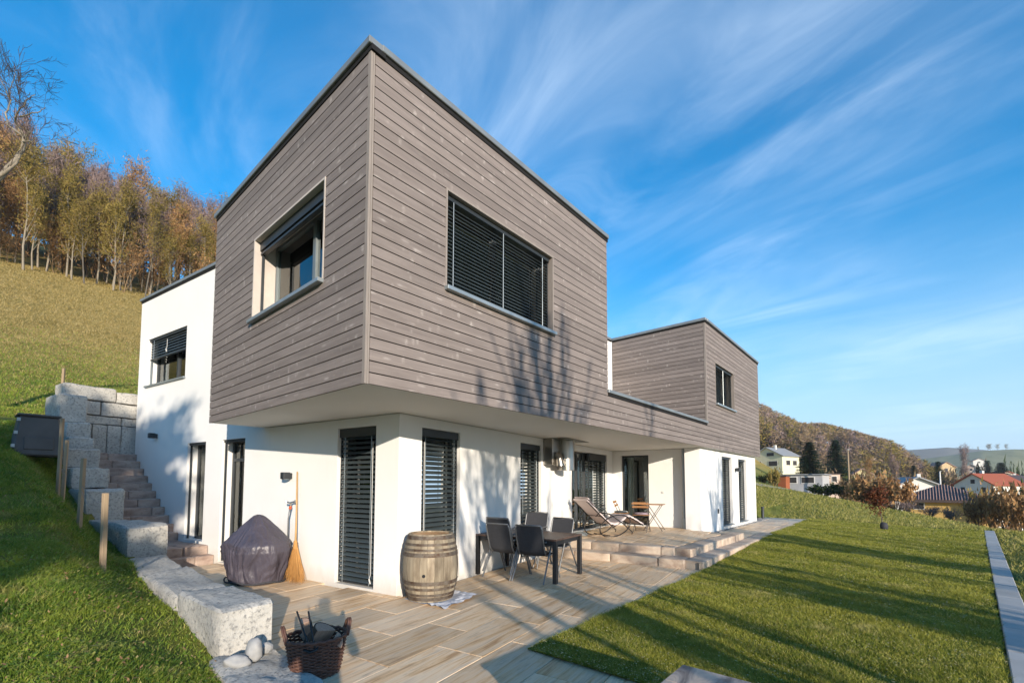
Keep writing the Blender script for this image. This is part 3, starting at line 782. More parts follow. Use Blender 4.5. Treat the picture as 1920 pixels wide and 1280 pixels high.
hp('backing', wall_mesh(sh(PUR), 7.53, 13.2, ZS + .01, 3.24, [], .20, M['dark_membrane'], 'backing'))
hp('backing', wall_mesh(sh(PUR), 13.2 + .03, UE, ZS + .01, ZT - .002, [oU2], .26, M['dark_membrane'], 'backing'))
hp('backing', wall_mesh(sh(PU2), UB + .03, 10.0, 3.1, ZT - .002, [], .2, M['dark_membrane'], 'backing'))
m = MB()
for (a, b0, b1, z0) in ((7.50, UB + .06, 7.2, ZS + .12), (UE - .03, UB + .06, 12, ZS + .12)): m.box(a - .03, a, b0, b1, z0, ZT - .01, Up)
m.box(UA + .06, 7.47, 8.93, 8.96, ZS + .1, ZT - .01, Up)
hp('side_wall', m.mesh('side_wall', M['timber_trim']))
m = MB()
m.box(UA + .05, 7.5, UB + .05, 8.96, ZT - .03, ZT - .012, Up); m.box(13.25, UE - .05, UB + .05, 12, ZT - .03, ZT - .012, Up)
m.box(7.5, 13.25, UB + .05, 7.05, 3.0, 3.05, Up); m.box(5.0, 16, 7.2, 14.04, 6.10, 6.13, Gp)
hp('roof', m.mesh('roof', M['zinc_dark']))
# cladding boards
PIT = (ZT - ZS) / 29; bcache = {}
def board(P, yaw, ny, u0, u1, k, z1=None):
    h = PIT - .0125
    key = (round(u1 - u0, 3), ny)
    if key not in bcache:
        mm = MB(); mm.box(0, u1 - u0, *((-BT, 0) if ny > 0 else (0, BT)), 0, h); bcache[key] = mm.mesh('cladding_board', M['timber_cladding'])
    ob('cladding_board', bcache[key], house, P(u0, 0, ZS + PIT * k + .006) - L0, yaw)
nb_ = 0
def face(P, yaw, ny, u0, u1, k0, k1, op=None, splits=()):
    for k in range(k0, k1):
        zc = ZS + PIT * (k + .5)
        segs = [(u0, u1)]
        if op and op[2] < zc < op[3]: segs = [(u0, op[0] - .022), (op[1] + .022, u1)]
        for s0, s1 in segs:
            cutp = sorted(c for c in (splits[k % len(splits)] if splits else ()) if s0 + .4 < c < s1 - .4)
            e = [s0] + cutp + [s1]
            for i in range(len(e) - 1): board(P, yaw, ny, e[i] + (.0015 if i else 0), e[i + 1] - (.0015 if i < len(e) - 2 else 0), k)
ct = .055
face(PUL, YAW_U + pi / 2, 1, UB + ct, 8.985, 0, 29, oUL)
SP = ((6.9, 11.2, 15.6), (8.3, 13.2, 17.4), (5.6, 10.1, 14.6), (7.6, 12.2, 16.6), (9.2, 13.6, 18.0))
face(PUR, YAW_U, -1, UA + ct, UE, 0, 5, None, SP)
face(PUR, YAW_U, -1, UA + ct, 7.535, 5, 29, oUR)
face(PUR, YAW_U, -1, 13.2 + ct, UE, 5, 29, oU2)
face(PU2, YAW_U + pi / 2, 1, UB + ct, 7.04, 5, 29)
for (P0, z0) in ((Up(UA, UB), ZS), (Up(13.2, UB), ZS + PIT * 5)):          # corner trims
    m = MB(); f = lambda a, b, z: P0 + Up(a, b, z)
    m.box(-.004, .022, -.004, .046, z0 + .001, ZT - .001, f); m.box(.026, .046, -.004, .018, z0 + .001, ZT - .001, f)
    hp('corner_trim', m.mesh('corner_trim', M['timber_trim']))
# copings
def coping(pts, z, frame=Up, out=.055, h=.085, th=.16):
    """pts: open polyline, outward side is to the right of travel"""
    P = [Vector(frame(*p)).to_2d() for p in pts]
    for i in range(len(P) - 1):
        d = (P[i + 1] - P[i]).normalized(); n = Vector((d.y, -d.x))
        a, b = P[i] + (-d * out if i == 0 else d * 0), P[i + 1]
        if i > 0: a = P[i] - d * out
        if i == len(P) - 2: b = P[i + 1] + d * (.03)
        for (nm, o1, z0, z1, mt) in (('shadow_gap_strip', .012, z - .006, z + .056, 'dark_membrane'), ('coping', out * .75, z + .050, z + .050 + h * .9, 'zinc')):  # black strip: shadow of the recess under the cap, put into colour
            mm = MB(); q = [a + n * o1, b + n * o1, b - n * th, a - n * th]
            if nm == 'shadow_gap_strip': q[0] = P[i] + n * o1 - d * (.012 if i else .012); q[3] = P[i] - n * th
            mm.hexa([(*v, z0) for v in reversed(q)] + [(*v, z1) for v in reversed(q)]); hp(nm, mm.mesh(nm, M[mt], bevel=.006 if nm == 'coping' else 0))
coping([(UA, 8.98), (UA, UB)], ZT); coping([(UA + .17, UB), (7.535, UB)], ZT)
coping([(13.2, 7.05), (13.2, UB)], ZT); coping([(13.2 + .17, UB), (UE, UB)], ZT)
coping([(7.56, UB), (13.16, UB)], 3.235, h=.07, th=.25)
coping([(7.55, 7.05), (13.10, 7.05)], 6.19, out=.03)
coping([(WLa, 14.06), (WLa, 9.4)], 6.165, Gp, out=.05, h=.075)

simple('frame_grey', (.20, .225, .23), (.16, .18, .185), 4, .4, .5, .3, bump=.02)
# windows --------------------------------------------------------------
def window(P, yaw, ny, op, rec, mull=(), transom=(), curtain=None, sill=None, fr=.055, lining=None, panel=.55, label=None, fm='anthracite'):
    u0, u1, z0, z1 = op; m = MB(); B = lambda a, b, c, d, w0, w1: m.box(a, b, w0, w1, c, d, lambda u, w, z: P(u, w, z))
    w0, w1 = -rec - .06, -rec
    B(u0 + .002, u0 + fr, z0 + .002, z1 - .002, w0, w1); B(u1 - fr, u1 - .002, z0 + .002, z1 - .002, w0, w1)
    B(u0 + fr, u1 - fr, z0 + .002, z0 + fr, w0, w1); B(u0 + fr, u1 - fr, z1 - fr, z1 - .002, w0, w1)
    for c in mull: B(c - fr * .75, c + fr * .75, z0 + fr, z1 - fr, w0, w1 + .004)
    for c in transom: B(u0 + fr, u1 - fr, c - fr * .6, c + fr * .6, w0, w1 + .003)
    win = hp('window', m.mesh('window', M[fm], bevel=.004), label)
    us = [u0 + fr] + [c for c in mull] + [u1 - fr]
    for i in range(len(us) - 1):
        mm = MB(); mm.box(us[i], us[i + 1], -rec - .035, -rec - .030, z0 + fr, z1 - fr, P); ob('pane', mm.mesh('pane', M['window_glass']), win)
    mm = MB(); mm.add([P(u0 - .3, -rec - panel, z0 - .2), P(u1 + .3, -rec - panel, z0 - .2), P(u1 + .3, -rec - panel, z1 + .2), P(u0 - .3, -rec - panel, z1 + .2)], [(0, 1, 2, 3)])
    ob('unlit_room_panel', mm.mesh('unlit_room_panel', M['room_dark']), win)  # dark sheet; the gloom of the unlit room is in its colour
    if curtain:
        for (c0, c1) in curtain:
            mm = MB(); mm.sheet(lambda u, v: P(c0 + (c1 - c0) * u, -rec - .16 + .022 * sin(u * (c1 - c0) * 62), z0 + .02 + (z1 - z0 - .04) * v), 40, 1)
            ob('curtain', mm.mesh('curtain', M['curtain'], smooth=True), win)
    if sill:
        mm = MB(); mm.box(u0 - sill[0], u1 + sill[0], -rec, sill[1], z0 - sill[2], z0 + .004, P); ob('sill', mm.mesh('sill', M['sill_metal'], bevel=.004), win)
    if lining:
        mm = MB(); th = .022; q = lambda a, b, c, d: mm.box(a, b, -rec, .006, c, d, P)
        q(u0 - th, u0 + .004, z0, z1 + th); q(u1 - .004, u1 + th, z0, z1 + th); q(u0 + .004, u1 - .004, z1 - .004, z1 + th)
        ob('lining', mm.mesh('lining', M[lining]), win)
    return win
def blind(P, yaw, ny, u0, u1, ztop, zbot, w, pitch, sw=.068, tilt=.5, cord=None, box=.16, rails=True, mid=()):
    m = MB(); m.box(u0 + .005, u1 - .005, w - .05, w + .045, ztop - box, ztop - .003, P)
    if rails:
        for u in (u0 + .012, u1 - .012): m.box(u - .010, u + .010, w - .014, w + .014, zbot - .01, ztop - box, P)
    m.box(u0 + .02, u1 - .02, w - .028, w + .028, zbot - .004, zbot + .014, P)
    bl = hp('blind', m.mesh('blind', M['anthracite']))
    sm = MB(); L = u1 - u0 - .05; sy = 1 if ny > 0 else -1
    prof = [(-.5, .5), (-.2, .24), (.2, -.2), (.5, -.5)]
    vs = []
    for x_ in (0, L):
        for (f, g_) in prof: vs.append((x_, sy * f * sw * cos(tilt), g_ * sw * sin(tilt) + (.006 if abs(f) < .3 else 0)))
    sm.add(vs, [(i, i + 1, 5 + i, 4 + i) for i in range(3)])
    vs2 = [(a, b, c - .003) for a, b, c in vs]; sm.add(vs2, [(4 + i, 5 + i, i + 1, i) for i in range(3)])
    me = sm.mesh('slat', M['slat_metal'])
    z = zbot + pitch * .7; rr = random.Random(int(u0 * 100)); ux = Vector((cos(yaw), sin(yaw), 0))
    while z < ztop - box - .01:
        ob('slat', me, bl, P(u0 + .025, w, z), (rr.uniform(-.02, .02), 0, yaw)); z += pitch
    for u in mid:
        mm = MB(); mm.tube([P(u, w + .042, zbot), P(u, w + .042, ztop - box)], .006, 5); ob('guide_wire', mm.mesh('guide_wire', M['sill_metal']), bl)
    if cord is not None:
        mm = MB(); mm.tube([P(cord, w + .075, ztop - box - .1), P(cord, w + .075, zbot + .18), P(cord + .012, w + .09, zbot + .12)], .0055, 5)
        mm.tube([P(cord + .012, w + .09, zbot + .12), P(cord - .01, w + .085, zbot + .05)], .011, 6)
        ob('crank', mm.mesh('crank', M['cord_white']), bl)
    return bl
gy, uy = YAW_G, YAW_U
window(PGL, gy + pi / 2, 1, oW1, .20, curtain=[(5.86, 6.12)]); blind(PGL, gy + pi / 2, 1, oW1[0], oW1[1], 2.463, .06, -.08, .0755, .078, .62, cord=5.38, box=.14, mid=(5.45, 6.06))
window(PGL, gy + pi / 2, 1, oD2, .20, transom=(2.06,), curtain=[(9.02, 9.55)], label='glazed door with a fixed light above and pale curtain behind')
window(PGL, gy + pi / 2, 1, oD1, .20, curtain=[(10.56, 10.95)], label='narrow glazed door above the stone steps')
for o in (oD1, oD2):
    m = MB()
    for u in (o[1] - .03,): m.box(u - .012, u + .012, -.075, -.045, o[2] + .02, o[3] - .03, PGL)
    m.box(o[0] + .005, o[1] - .005, -.12, -.03, o[3] - .05, o[3] - .003, PGL); hp('blind', m.mesh('blind', M['anthracite']))
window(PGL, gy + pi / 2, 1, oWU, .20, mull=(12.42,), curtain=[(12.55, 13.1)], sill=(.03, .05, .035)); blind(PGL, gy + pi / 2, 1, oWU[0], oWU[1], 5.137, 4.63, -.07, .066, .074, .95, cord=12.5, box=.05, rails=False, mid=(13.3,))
m = MB()
for u in (oWU[1] - .03,): m.box(u - .012, u + .012, -.085, -.055, 3.98, 4.62, PGL)
hp('rail', m.mesh('rail', M['sill_metal']))
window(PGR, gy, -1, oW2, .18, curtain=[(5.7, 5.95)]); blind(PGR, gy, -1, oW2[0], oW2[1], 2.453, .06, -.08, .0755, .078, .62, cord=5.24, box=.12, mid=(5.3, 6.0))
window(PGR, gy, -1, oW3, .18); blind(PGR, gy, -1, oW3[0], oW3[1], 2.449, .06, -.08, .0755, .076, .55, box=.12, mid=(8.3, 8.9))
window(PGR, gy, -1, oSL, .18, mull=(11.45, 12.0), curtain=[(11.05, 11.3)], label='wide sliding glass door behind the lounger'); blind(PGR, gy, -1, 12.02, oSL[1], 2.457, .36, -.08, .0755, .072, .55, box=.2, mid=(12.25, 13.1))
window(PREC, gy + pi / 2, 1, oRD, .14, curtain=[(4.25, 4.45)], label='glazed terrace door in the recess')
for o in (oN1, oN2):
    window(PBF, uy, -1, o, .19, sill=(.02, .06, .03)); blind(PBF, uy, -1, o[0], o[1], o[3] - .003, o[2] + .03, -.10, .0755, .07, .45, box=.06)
window(PUL, uy + pi / 2, 1, oUL, .30, mull=(5.92,), fm='frame_grey', curtain=[(5.98, 7.12)], sill=(.03, .07, .045), lining='reveal_timber', label='open cornerwards window with raised blind in the left timber face')  # this curtain's pale colour also stands for the reveal's reflection in the glass
m = MB(); m.box(oUL[0] + .01, oUL[1] - .01, -.15, -.07, 5.06, 5.19, PUL); m.box(oUL[0] + .01, oUL[1] - .01, -.14, -.08, 5.00, 5.03, PUL)
for u in (oUL[0] + .02, oUL[1] - .03): m.box(u - .012, u + .012, -.125, -.095, 3.99, 5.06, PUL)
hp('blind', m.mesh('blind', M['anthracite']))
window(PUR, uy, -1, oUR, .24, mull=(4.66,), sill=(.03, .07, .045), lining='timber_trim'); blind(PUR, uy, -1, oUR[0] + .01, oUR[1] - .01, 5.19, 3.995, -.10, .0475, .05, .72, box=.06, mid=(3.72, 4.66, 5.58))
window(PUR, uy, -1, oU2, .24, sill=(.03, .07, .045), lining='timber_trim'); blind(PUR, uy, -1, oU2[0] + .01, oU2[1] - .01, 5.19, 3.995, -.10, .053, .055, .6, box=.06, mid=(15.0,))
# downpipe in the recess corner
m = MB(); q = lambda z: Gp(13.64, 2.67, z)
m.tube([q(.30), q(2.60)], .04, 12); m.tube([q(.33), q(.62)], .05, 12)
for z in (.75, 2.35): m.tube([q(z), q(z + .04)], .047, 12)
hp('downpipe', m.mesh('downpipe', M['zinc'], smooth=True, autos=.6))
m = MB(); m.box(3.27, 3.33, 0, .02, 1.31, 1.37, PREC); hp('socket', m.mesh('socket', M['cord_white'], bevel=.005))
m = MB(); m.box(14.53, 14.60, 0, .03, .70, .84, PBF); hp('socket', m.mesh('socket', M['anthracite'], bevel=.005))
# steel flue cowl under the soffit
m = MB(); c = Gp(9.78, 4.56)
m.lathe([(.20, 1.90), (.205, 1.905), (.205, 2.60), (.20, 2.606)], 28, (c.x, c.y))
m.box(9.15, 10.02, 4.60, 4.82, 2.02, 2.602, Gp)
hp('flue', m.mesh('flue', simple('steel', (0.42, 0.40, 0.37), (0.34, 0.32, 0.29), 2, .28, .5, .95, bump=.04, stretch=(1, 1, .2)), smooth=True, autos=.5))
m = MB(); m.tube([Gp(9.36, 4.60, 2.28), Gp(9.38, 4.54, 2.20), Gp(9.40, 4.52, 2.0)], [.07, .085, .10], 16); m.box(9.10, 10.45, 4.25, 4.81, 2.604, 2.612, Gp)
hp('flue_elbow', m.mesh('flue_elbow', M['steel'], smooth=True, autos=.5))

# wall lamps
def wall_lamp(P, u, z, label):
    t_ = thing('wall_lamp', label, 'lamp', P(u, 0, z), group='square wall lamps')
    o = Vector(P(u, 0, z)); m = MB(); m.box(u - .035, u + .035, .001, .05, z - .05, z + .05, lambda a, b, c: P(a, b, c) - o)
    ob('mount', m.mesh('mount', M['anthracite'], bevel=.004), t_)
    m = MB(); m.box(u - .055, u + .055, .05, .17, z - .055, z + .06, lambda a, b, c: P(a, b, c) - o)
    ob('head', m.mesh('head', M['anthracite'], bevel=.006), t_)
    m = MB(); m.box(u - .04, u + .04, .06, .15, z - .066, z - .055, lambda a, b, c: P(a, b, c) - o)
    ob('lens', m.mesh('lens', M['sill_metal']), t_)
wall_lamp(PGL, 12.82, 2.70, 'dark square wall lamp high on the white wall beside the stone stairs')
wall_lamp(PGL, 7.42, 1.72, 'dark square wall lamp above the broom')
wall_lamp(PBF, 16.52, 2.07, 'dark square wall lamp between two narrow shuttered windows')

# ------------------------------------------------------------------ stone retaining wall and stairs
rw = thing('retaining_wall', 'stepped wall of rough granite blocks left of the stairs', 'wall', Gp(2.6, 6.5, 0))
RL = Gp(2.6, 6.5, 0)
def blk(c, z0, z1, seed, amp=.016, cuts=7, par=None, off=None, name='stone_block', mat='granite'):
    me = rock(c, z0, z1, seed, amp, cuts); me.materials.append(M[mat]); p = recenter(me)
    return ob(name, me, par or rw, p - (off if off is not None else RL))
blk(gpts((2.06, 4.23), (2.52, 4.17), (2.66, 5.18), (2.20, 5.38)), .06, .50, 1, .016, 12)
blk(gpts((2.20, 5.41), (2.67, 5.21), (3.11, 7.33), (2.50, 7.02)), -.2, .445, 2, .025, 10)
blk(gpts((2.52, 7.06), (3.13, 7.37), (3.62, 9.28), (3.06, 9.30)), -.2, .37, 3, .025, 9)
blk(gpts((1.78, 3.30), (2.26, 3.02), (2.50, 4.10), (2.02, 4.30)), -.12, .10, 4, .03, 12)
blk(gpts((1.70, 2.3), (2.12, 2.1), (2.24, 2.98), (1.76, 3.26)), -.14, .07, 14, .03, 8)
blk(gq(3.06, 3.68, 9.33, 11.3), .1, .885, 5, .024, 9)
for i, (a0, a1, b0, b1, z0, z1) in enumerate(((3.06, 3.68, 11.33, 12.4, .6, 1.47), (3.08, 3.68, 12.2, 12.95, 1.47, 1.90), (3.14, 3.68, 12.8, 13.4, 1.9, 2.31), (3.24, 3.68, 13.2, 13.75, 2.30, 2.575), (3.26, 3.68, 13.45, 14.1, 2.575, 2.92), (3.16, 3.66, 13.65, 14.6, 2.92, 3.57))):
    blk(gq(a0, a1, b0, b1), z0, z1 - .004, 20 + i, .022, 7)
    if z0 > 1.2: blk(gq(a0 + .05, a1 - .01, b0 + .12, b1 + .6), z0 - 1.3, z0 - .01, 60 + i, .02, 4)
for i, (a0, a1, z0, z1) in enumerate(((3.36, 4.33, 3.57, 3.90), (4.34, 4.95, 3.56, 3.84), (3.66, 4.05, 3.21, 3.56), (4.06, 4.95, 3.21, 3.555), (3.66, 4.46, 3.0, 3.20), (4.47, 4.95, 3.0, 3.2))):
    blk(gq(a0, a1 - .008, 14.2, 14.8), z0, z1 - .006, 30 + i, .016, 6)
for i, (a0, a1) in enumerate(((3.66, 3.90), (3.90, 4.18), (4.18, 4.46), (4.46, 4.95))):
    blk(gq(a0, a1 - .008, 14.17, 14.6), 2.1, 2.99, 40 + i, .008, 5)
st = thing('stone_stairs', 'reddish stone stairs climbing beside the white side wall', 'stairs', Gp(4.2, 10, 0)); SL = Gp(4.2, 10, 0)
def stp(a0, a1, b0, b1, z0, z1, s): blk(gq(a0, a1, b0, b1), z0, z1, s, .006, 5, st, SL, 'step', 'stair_stone')
stp(3.69, 4.36, 9.93, 10.3, -.1, .16, 1); stp(4.37, 4.70, 9.93, 10.3, -.1, .163, 2); stp(3.69, 4.25, 10.17, 10.9, .1, .335, 3); stp(4.26, 4.70, 10.17, 10.9, .1, .338, 4); stp(3.69, 4.70, 10.91, 11.8, .1, .337, 5)
rs = random.Random(8)
for i in range(11):
    b0 = 11.50 + .24 * i; z1 = .52 + .178 * i; sp = rs.uniform(3.95, 4.45)
    stp(3.685, sp, b0, b0 + .42, z1 - .24, z1, 10 + 2 * i); stp(sp + .006, 4.70, b0, b0 + .42, z1 - .24, z1 + rs.uniform(-.004, .004), 11 + 2 * i)
# loose stones at the end of the wall
for i, (a, b, z, sc, rz, lab) in enumerate(((2.05, 3.90, .145, (.105, .06, .055), .3, 'smooth pale oval stone lying before the big granite block'), (2.20, 3.93, .185, (.062, .085, .10), 1.0, 'smooth pale stone standing upright against the granite block'), (2.36, 4.02, .14, (.06, .05, .055), .5, 'small angular pale stone right of the upright stone'))):
    bm = bmesh.new(); bmesh.ops.create_icosphere(bm, subdivisions=3 if i < 2 else 2, radius=1)
    for v in bm.verts: v.co *= 1 + .22 * noise.noise(v.co * 1.1 + Vector((i * 5, 0, 0))) + .10 * noise.noise(v.co * 2.6 + Vector((i * 5, 4, 0))); v.co.z = max(v.co.z, -.75)
    me = bpy.data.meshes.new('loose_stone'); bm.to_mesh(me); bm.free(); me.transform(Matrix.Diagonal((*sc, 1)))
    if i < 2: me.polygons.foreach_set('use_smooth', [True] * len(me.polygons))
    me.materials.append(M['pebble_white'])
    ob('loose_stone', me, None, Gp(a, b, z), (0.1 * i, .05, rz), lab, 'stone', 'loose stones at the wall end')
# ------------------------------------------------------------------ garden objects
simple('chair_frame', (0.20, 0.205, 0.21), (0.16, 0.165, 0.17), 5, .4, .5, .5, bump=.03)
simple('sling', (0.050, 0.052, 0.060), (0.040, 0.042, 0.048), 30, .75, .25, bump=.3, bscale=400, bd=.002)
simple('table_wood', (0.105, 0.062, 0.045), (0.070, 0.042, 0.032), 2.5, .42, .4, stretch=(1, 14, 14), bump=.15, bscale=8, rnd=.12)
simple('table_metal', (0.016, 0.017, 0.02), (0.012, 0.013, 0.015), 5, .45, .4, bump=.03)
simple('cushion_rose', (0.62, 0.53, 0.50), (0.55, 0.46, 0.44), 3, .9, .1, bump=.25, bscale=150)
simple('tube_dark', (0.035, 0.03, 0.027), (0.05, 0.045, 0.04), 3, .35, .5, .6, bump=0)
simple('bistro_wood', (0.40, 0.20, 0.085), (0.30, 0.15, 0.065), 3, .5, .3, stretch=(1, 8, 8), bump=.1, rnd=.1)
simple('bistro_metal', (0.16, 0.15, 0.14), (0.11, 0.10, 0.095), 3, .45, .5, .5, bump=0)
simple('seat_grey', (0.30, 0.32, 0.31), (0.24, 0.26, 0.25), 4, .7, bump=.1)

def build_chair(name, label, loc, rot, group):
    t_ = thing(name, label, 'chair', loc, rot, group)
    for s in (-1, 1):
        m = MB(); m.tube([(s * .27, .02, .615), (s * .275, -.12, .42), (s * .285, -.36, .0)], [.015, .015, .013], 8); ob('leg', m.mesh('leg', M['chair_frame'], smooth=True, autos=.8), t_)
        m = MB(); m.tube([(s * .27, .02, .60), (s * .275, .12, .40), (s * .285, .31, .0)], [.015, .015, .013], 8); ob('leg', m.mesh('leg', M['chair_frame'], smooth=True, autos=.8), t_)
        m = MB(); m.tube([(s * .25, -.22, .64), (s * .275, -.16, .655), (s * .275, .10, .645), (s * .275, .22, .62), (s * .27, .26, .585)], .016, 8); ob('armrest', m.mesh('armrest', M['chair_frame'], smooth=True), t_)
    prof = lambda s: [(s * .225, .27, .425), (s * .23, .05, .405), (s * .235, -.14, .415), (s * .24, -.21, .50), (s * .243, -.26, .66), (s * .24, -.315, .86), (s * .225, -.335, .915)]
    m = MB()
    for s in (-1, 1): m.tube(prof(s), .013, 8)
    m.tube([(-.225, -.335, .915), (.225, -.335, .915)], .013, 8); m.tube([(-.225, .27, .425), (.225, .27, .425)], .013, 8)
    ob('frame', m.mesh('frame', M['chair_frame'], smooth=True), t_)
    def sl(pts, dip):
        n = len(pts) - 1
        def fn(u, v):
            k = min(int(v * n), n - 1); f = v * n - k; p, q = Vector(pts[k]), Vector(pts[k + 1]); c = p.lerp(q, f)
            return Vector(((u * 2 - 1) * .226, c.y, c.z - .003)) + Vector((0, -dip * .3, -dip)) * (1 - (2 * u - 1) ** 2)
        return fn
    P_ = prof(1)
    m = MB(); m.sheet(sl(P_[3:], .012), 6, 10, .003); ob('backrest', m.mesh('backrest', M['sling'], smooth=True, autos=.8), t_)
    m = MB(); m.sheet(sl(P_[:4], .014), 6, 8, .003); ob('seat', m.mesh('seat', M['sling'], smooth=True, autos=.8), t_)
    return t_
fa, fb = YAW_G - pi / 2, YAW_G + pi / 2
GR = 'grey sling chairs at the patio table'
c1 = build_chair('garden_chair', 'grey sling chair nearest the viewer, its back centred on the table', Gp(6.80, 3.71, 0), fa + .05, GR)
dup(c1, Gp(6.80, 4.28, 0), fa - .06, None, 'grey sling chair at the table next to the barrel, lower of two stacked', GR)
dup(c1, Gp(6.82, 4.29, .095), fa - .06, None, 'upper grey sling chair stacked on another beside the barrel end of the table', GR)
dup(c1, Gp(7.88, 4.44, 0), fb + .05, None, 'lower grey sling chair of the stack against the wall behind the table', GR)
dup(c1, Gp(7.86, 4.44, .095), fb + .05, None, 'upper grey sling chair stacked against the wall behind the table', GR)
dup(c1, Gp(7.90, 3.93, 0), fb - .1, None, 'single grey sling chair behind the table on the side of the terrace steps', GR)
# dining table
tb = thing('garden_table', 'dark brown slatted rectangular garden table with square black legs', 'table', Gp(7.10, 4.04, 0), YAW_G)
hw, hl, TH = .52, .80, .705
m = MB()
for i in range(7):
    m = MB(); w = 2 * hw / 7; x0 = -hw + i * w; m.box(-hl, hl, -w / 2 + .003, w / 2 - .003, -.028, 0)
    ob('plank', m.mesh('plank', M['table_wood'], bevel=.003), tb, (x0 + w / 2, 0, TH), pi / 2)
for sx in (-1, 1):
    for sy in (-1, 1):
        m = MB(); m.box(-.035, .035, -.035, .035, 0, TH - .029); ob('leg', m.mesh('leg', M['table_metal'], bevel=.004), tb, (sx * (hw - .037), sy * (hl - .037), 0))
m = MB()
for s in (-1, 1): m.box(s * (hw - .05) - .014, s * (hw - .05) + .014, -hl + .075, hl - .075, TH - .1, TH - .029); m.box(-hw + .075, hw - .075, s * (hl - .05) - .014, s * (hl - .05) + .014, TH - .1, TH - .029)
ob('apron', m.mesh('apron', M['table_metal']), tb)

# barrel ----------------------------------------------------------------
t = NT('barrel_oak')
co = t.coord((1, 1, 1), 0.0)
g1 = t.noise(t.coord((14, 14, 1.0), 1.0), 1.4, 6, .6, .4); g2 = t.noise(t.coord((5, 5, 2.0), 1.0), 1.1, 4)
col = t.mix(t.rng(g1, .3, .72), (.43, .36, .26), (.26, .21, .145))
col = t.mix(t.rng(g2, .50, .72, 0, .85), col, (.13, .098, .068))
col = t.mix(1.0, col, t.rng(t.oi().outputs['Random'], 0, 1, .58, 1.15), 'MULTIPLY')
t.bump(g1, .3, .006); M['barrel_oak'] = t.fin(col, .75, .2)
simple('barrel_head_wood', (.48, .28, .13), (.38, .21, .10), 3, .6, stretch=(1, 12, 12), bump=.1, rnd=.12)
t = NT('hoop_iron')
co = t.coord(); n_ = t.noise(co, 9, 6, .65)
M['hoop_iron'] = t.fin(t.mix(t.rng(n_, .4, .62), (.15, .125, .10), (.075, .045, .028)), .7, .4, .3); t.bump(n_, .3, .004)
br = thing('wine_barrel', 'weathered oak barrel with iron hoops standing beside the wall corner', 'barrel', Gp(4.90, 4.375, .012), YAW_G)
BH = .89
brad = lambda z: .308 + .078 * (1 - ((z - BH / 2) / (BH / 2)) ** 2)
NS = 22; rb = random.Random(2); ang = 0; ws = [rb.uniform(.75, 1.3) for _ in range(NS)]; tot = sum(ws)
for i in range(NS):
    da = 2 * pi * ws[i] / tot; m = MB(); zs = [j / 10 * BH for j in range(11)]; vs = []
    for z in zs:
        for (r_, a_) in ((brad(z) - .025, ang + .003), (brad(z), ang + .006), (brad(z) + .002, ang + da / 2), (brad(z), ang + da - .006), (brad(z) - .025, ang + da - .003)):
            vs.append((r_ * cos(a_), r_ * sin(a_), z))
    fs = [(k * 5 + j, k * 5 + (j + 1) % 5, (k + 1) * 5 + (j + 1) % 5, (k + 1) * 5 + j) for k in range(10) for j in range(5)] + [(4, 3, 2, 1, 0), tuple(50 + j for j in range(5))]
    m.add(vs, fs); ob('stave', m.mesh('stave', M['barrel_oak'], smooth=True, autos=.5), br); ang += da
for (z, h) in ((.015, .05), (.075, .035), (.155, .035), (.225, .052), (.60, .052), (.675, .032), (.745, .032), (.825, .05)):
    m = MB(); m.lathe([(brad(z) + .001, z), (brad(z) + .0065, z), (brad(z + h) + .0065, z + h), (brad(z + h) + .001, z + h)], 48, cap=False); ob('hoop', m.mesh('hoop', M['hoop_iron'], smooth=True, autos=.4), br)
R_ = brad(BH) - .03
for i in range(6):
    y0, y1 = -R_ + i * R_ / 3 + .002, -R_ + (i + 1) * R_ / 3 - .002; m = MB(); pts = []
    ys = [y0 + (y1 - y0) * k / 6 for k in range(7)]
    top = [(sqrt(max(R_ * R_ - y * y, 1e-5)), y) for y in ys] + [(-sqrt(max(R_ * R_ - y * y, 1e-5)), y) for y in reversed(ys)]
    n = len(top); m.add([(x, y, BH - .04) for x, y in top] + [(x, y, BH - .018) for x, y in top], [tuple(range(n - 1, -1, -1)), tuple(range(n, 2 * n))] + [(k, (k + 1) % n, n + (k + 1) % n, n + k) for k in range(n)])
    ob('head_board', m.mesh('head_board', M['barrel_head_wood']), br)
m = MB(); m.tube([(0, 0, 0), (.012, 0, 0)], .022, 12)
aa = -pi / 2 - .62 - YAW_G + YAW_G; zb = .36
ob('bung', m.mesh('bung', M['table_metal']), br, ((brad(zb) - .004) * cos(aa - .45), (brad(zb) - .004) * sin(aa - .45), zb), (0, 0, aa - .45))
# crumpled cloth under the barrel
simple('cloth_white', (.60, .60, .62), (.50, .50, .53), 3, .85, .15, bump=.2, bscale=20)
cc = [Gp(4.62, 4.62), Gp(4.50, 3.76), Gp(5.36, 3.86), Gp(5.30, 4.45)]
def cl_(u, v):
    p = cc[0] * (1 - u) * (1 - v) + cc[1] * u * (1 - v) + cc[2] * u * v + cc[3] * (1 - u) * v
    d = (p - Gp(4.90, 4.375)).length; k = min(1, max(0, (d - .30) / .15))
    p += Vector((noise.noise(p * 5), noise.noise(p * 5 + Vector((9, 0, 0))), 0)) * .03
    p.z = .003 + k * (.012 + .035 * abs(noise.noise(p * 6 + Vector((3, 1, 0)))) + .02 * abs(noise.noise(p * 15))); return p
m = MB(); m.sheet(cl_, 46, 46, 0)
cs_ = ob('ground_cloth', m.mesh('ground_cloth', M['cloth_white'], smooth=True), None, (0, 0, .002), label='crumpled white cloth spread under the barrel', cat='cloth')

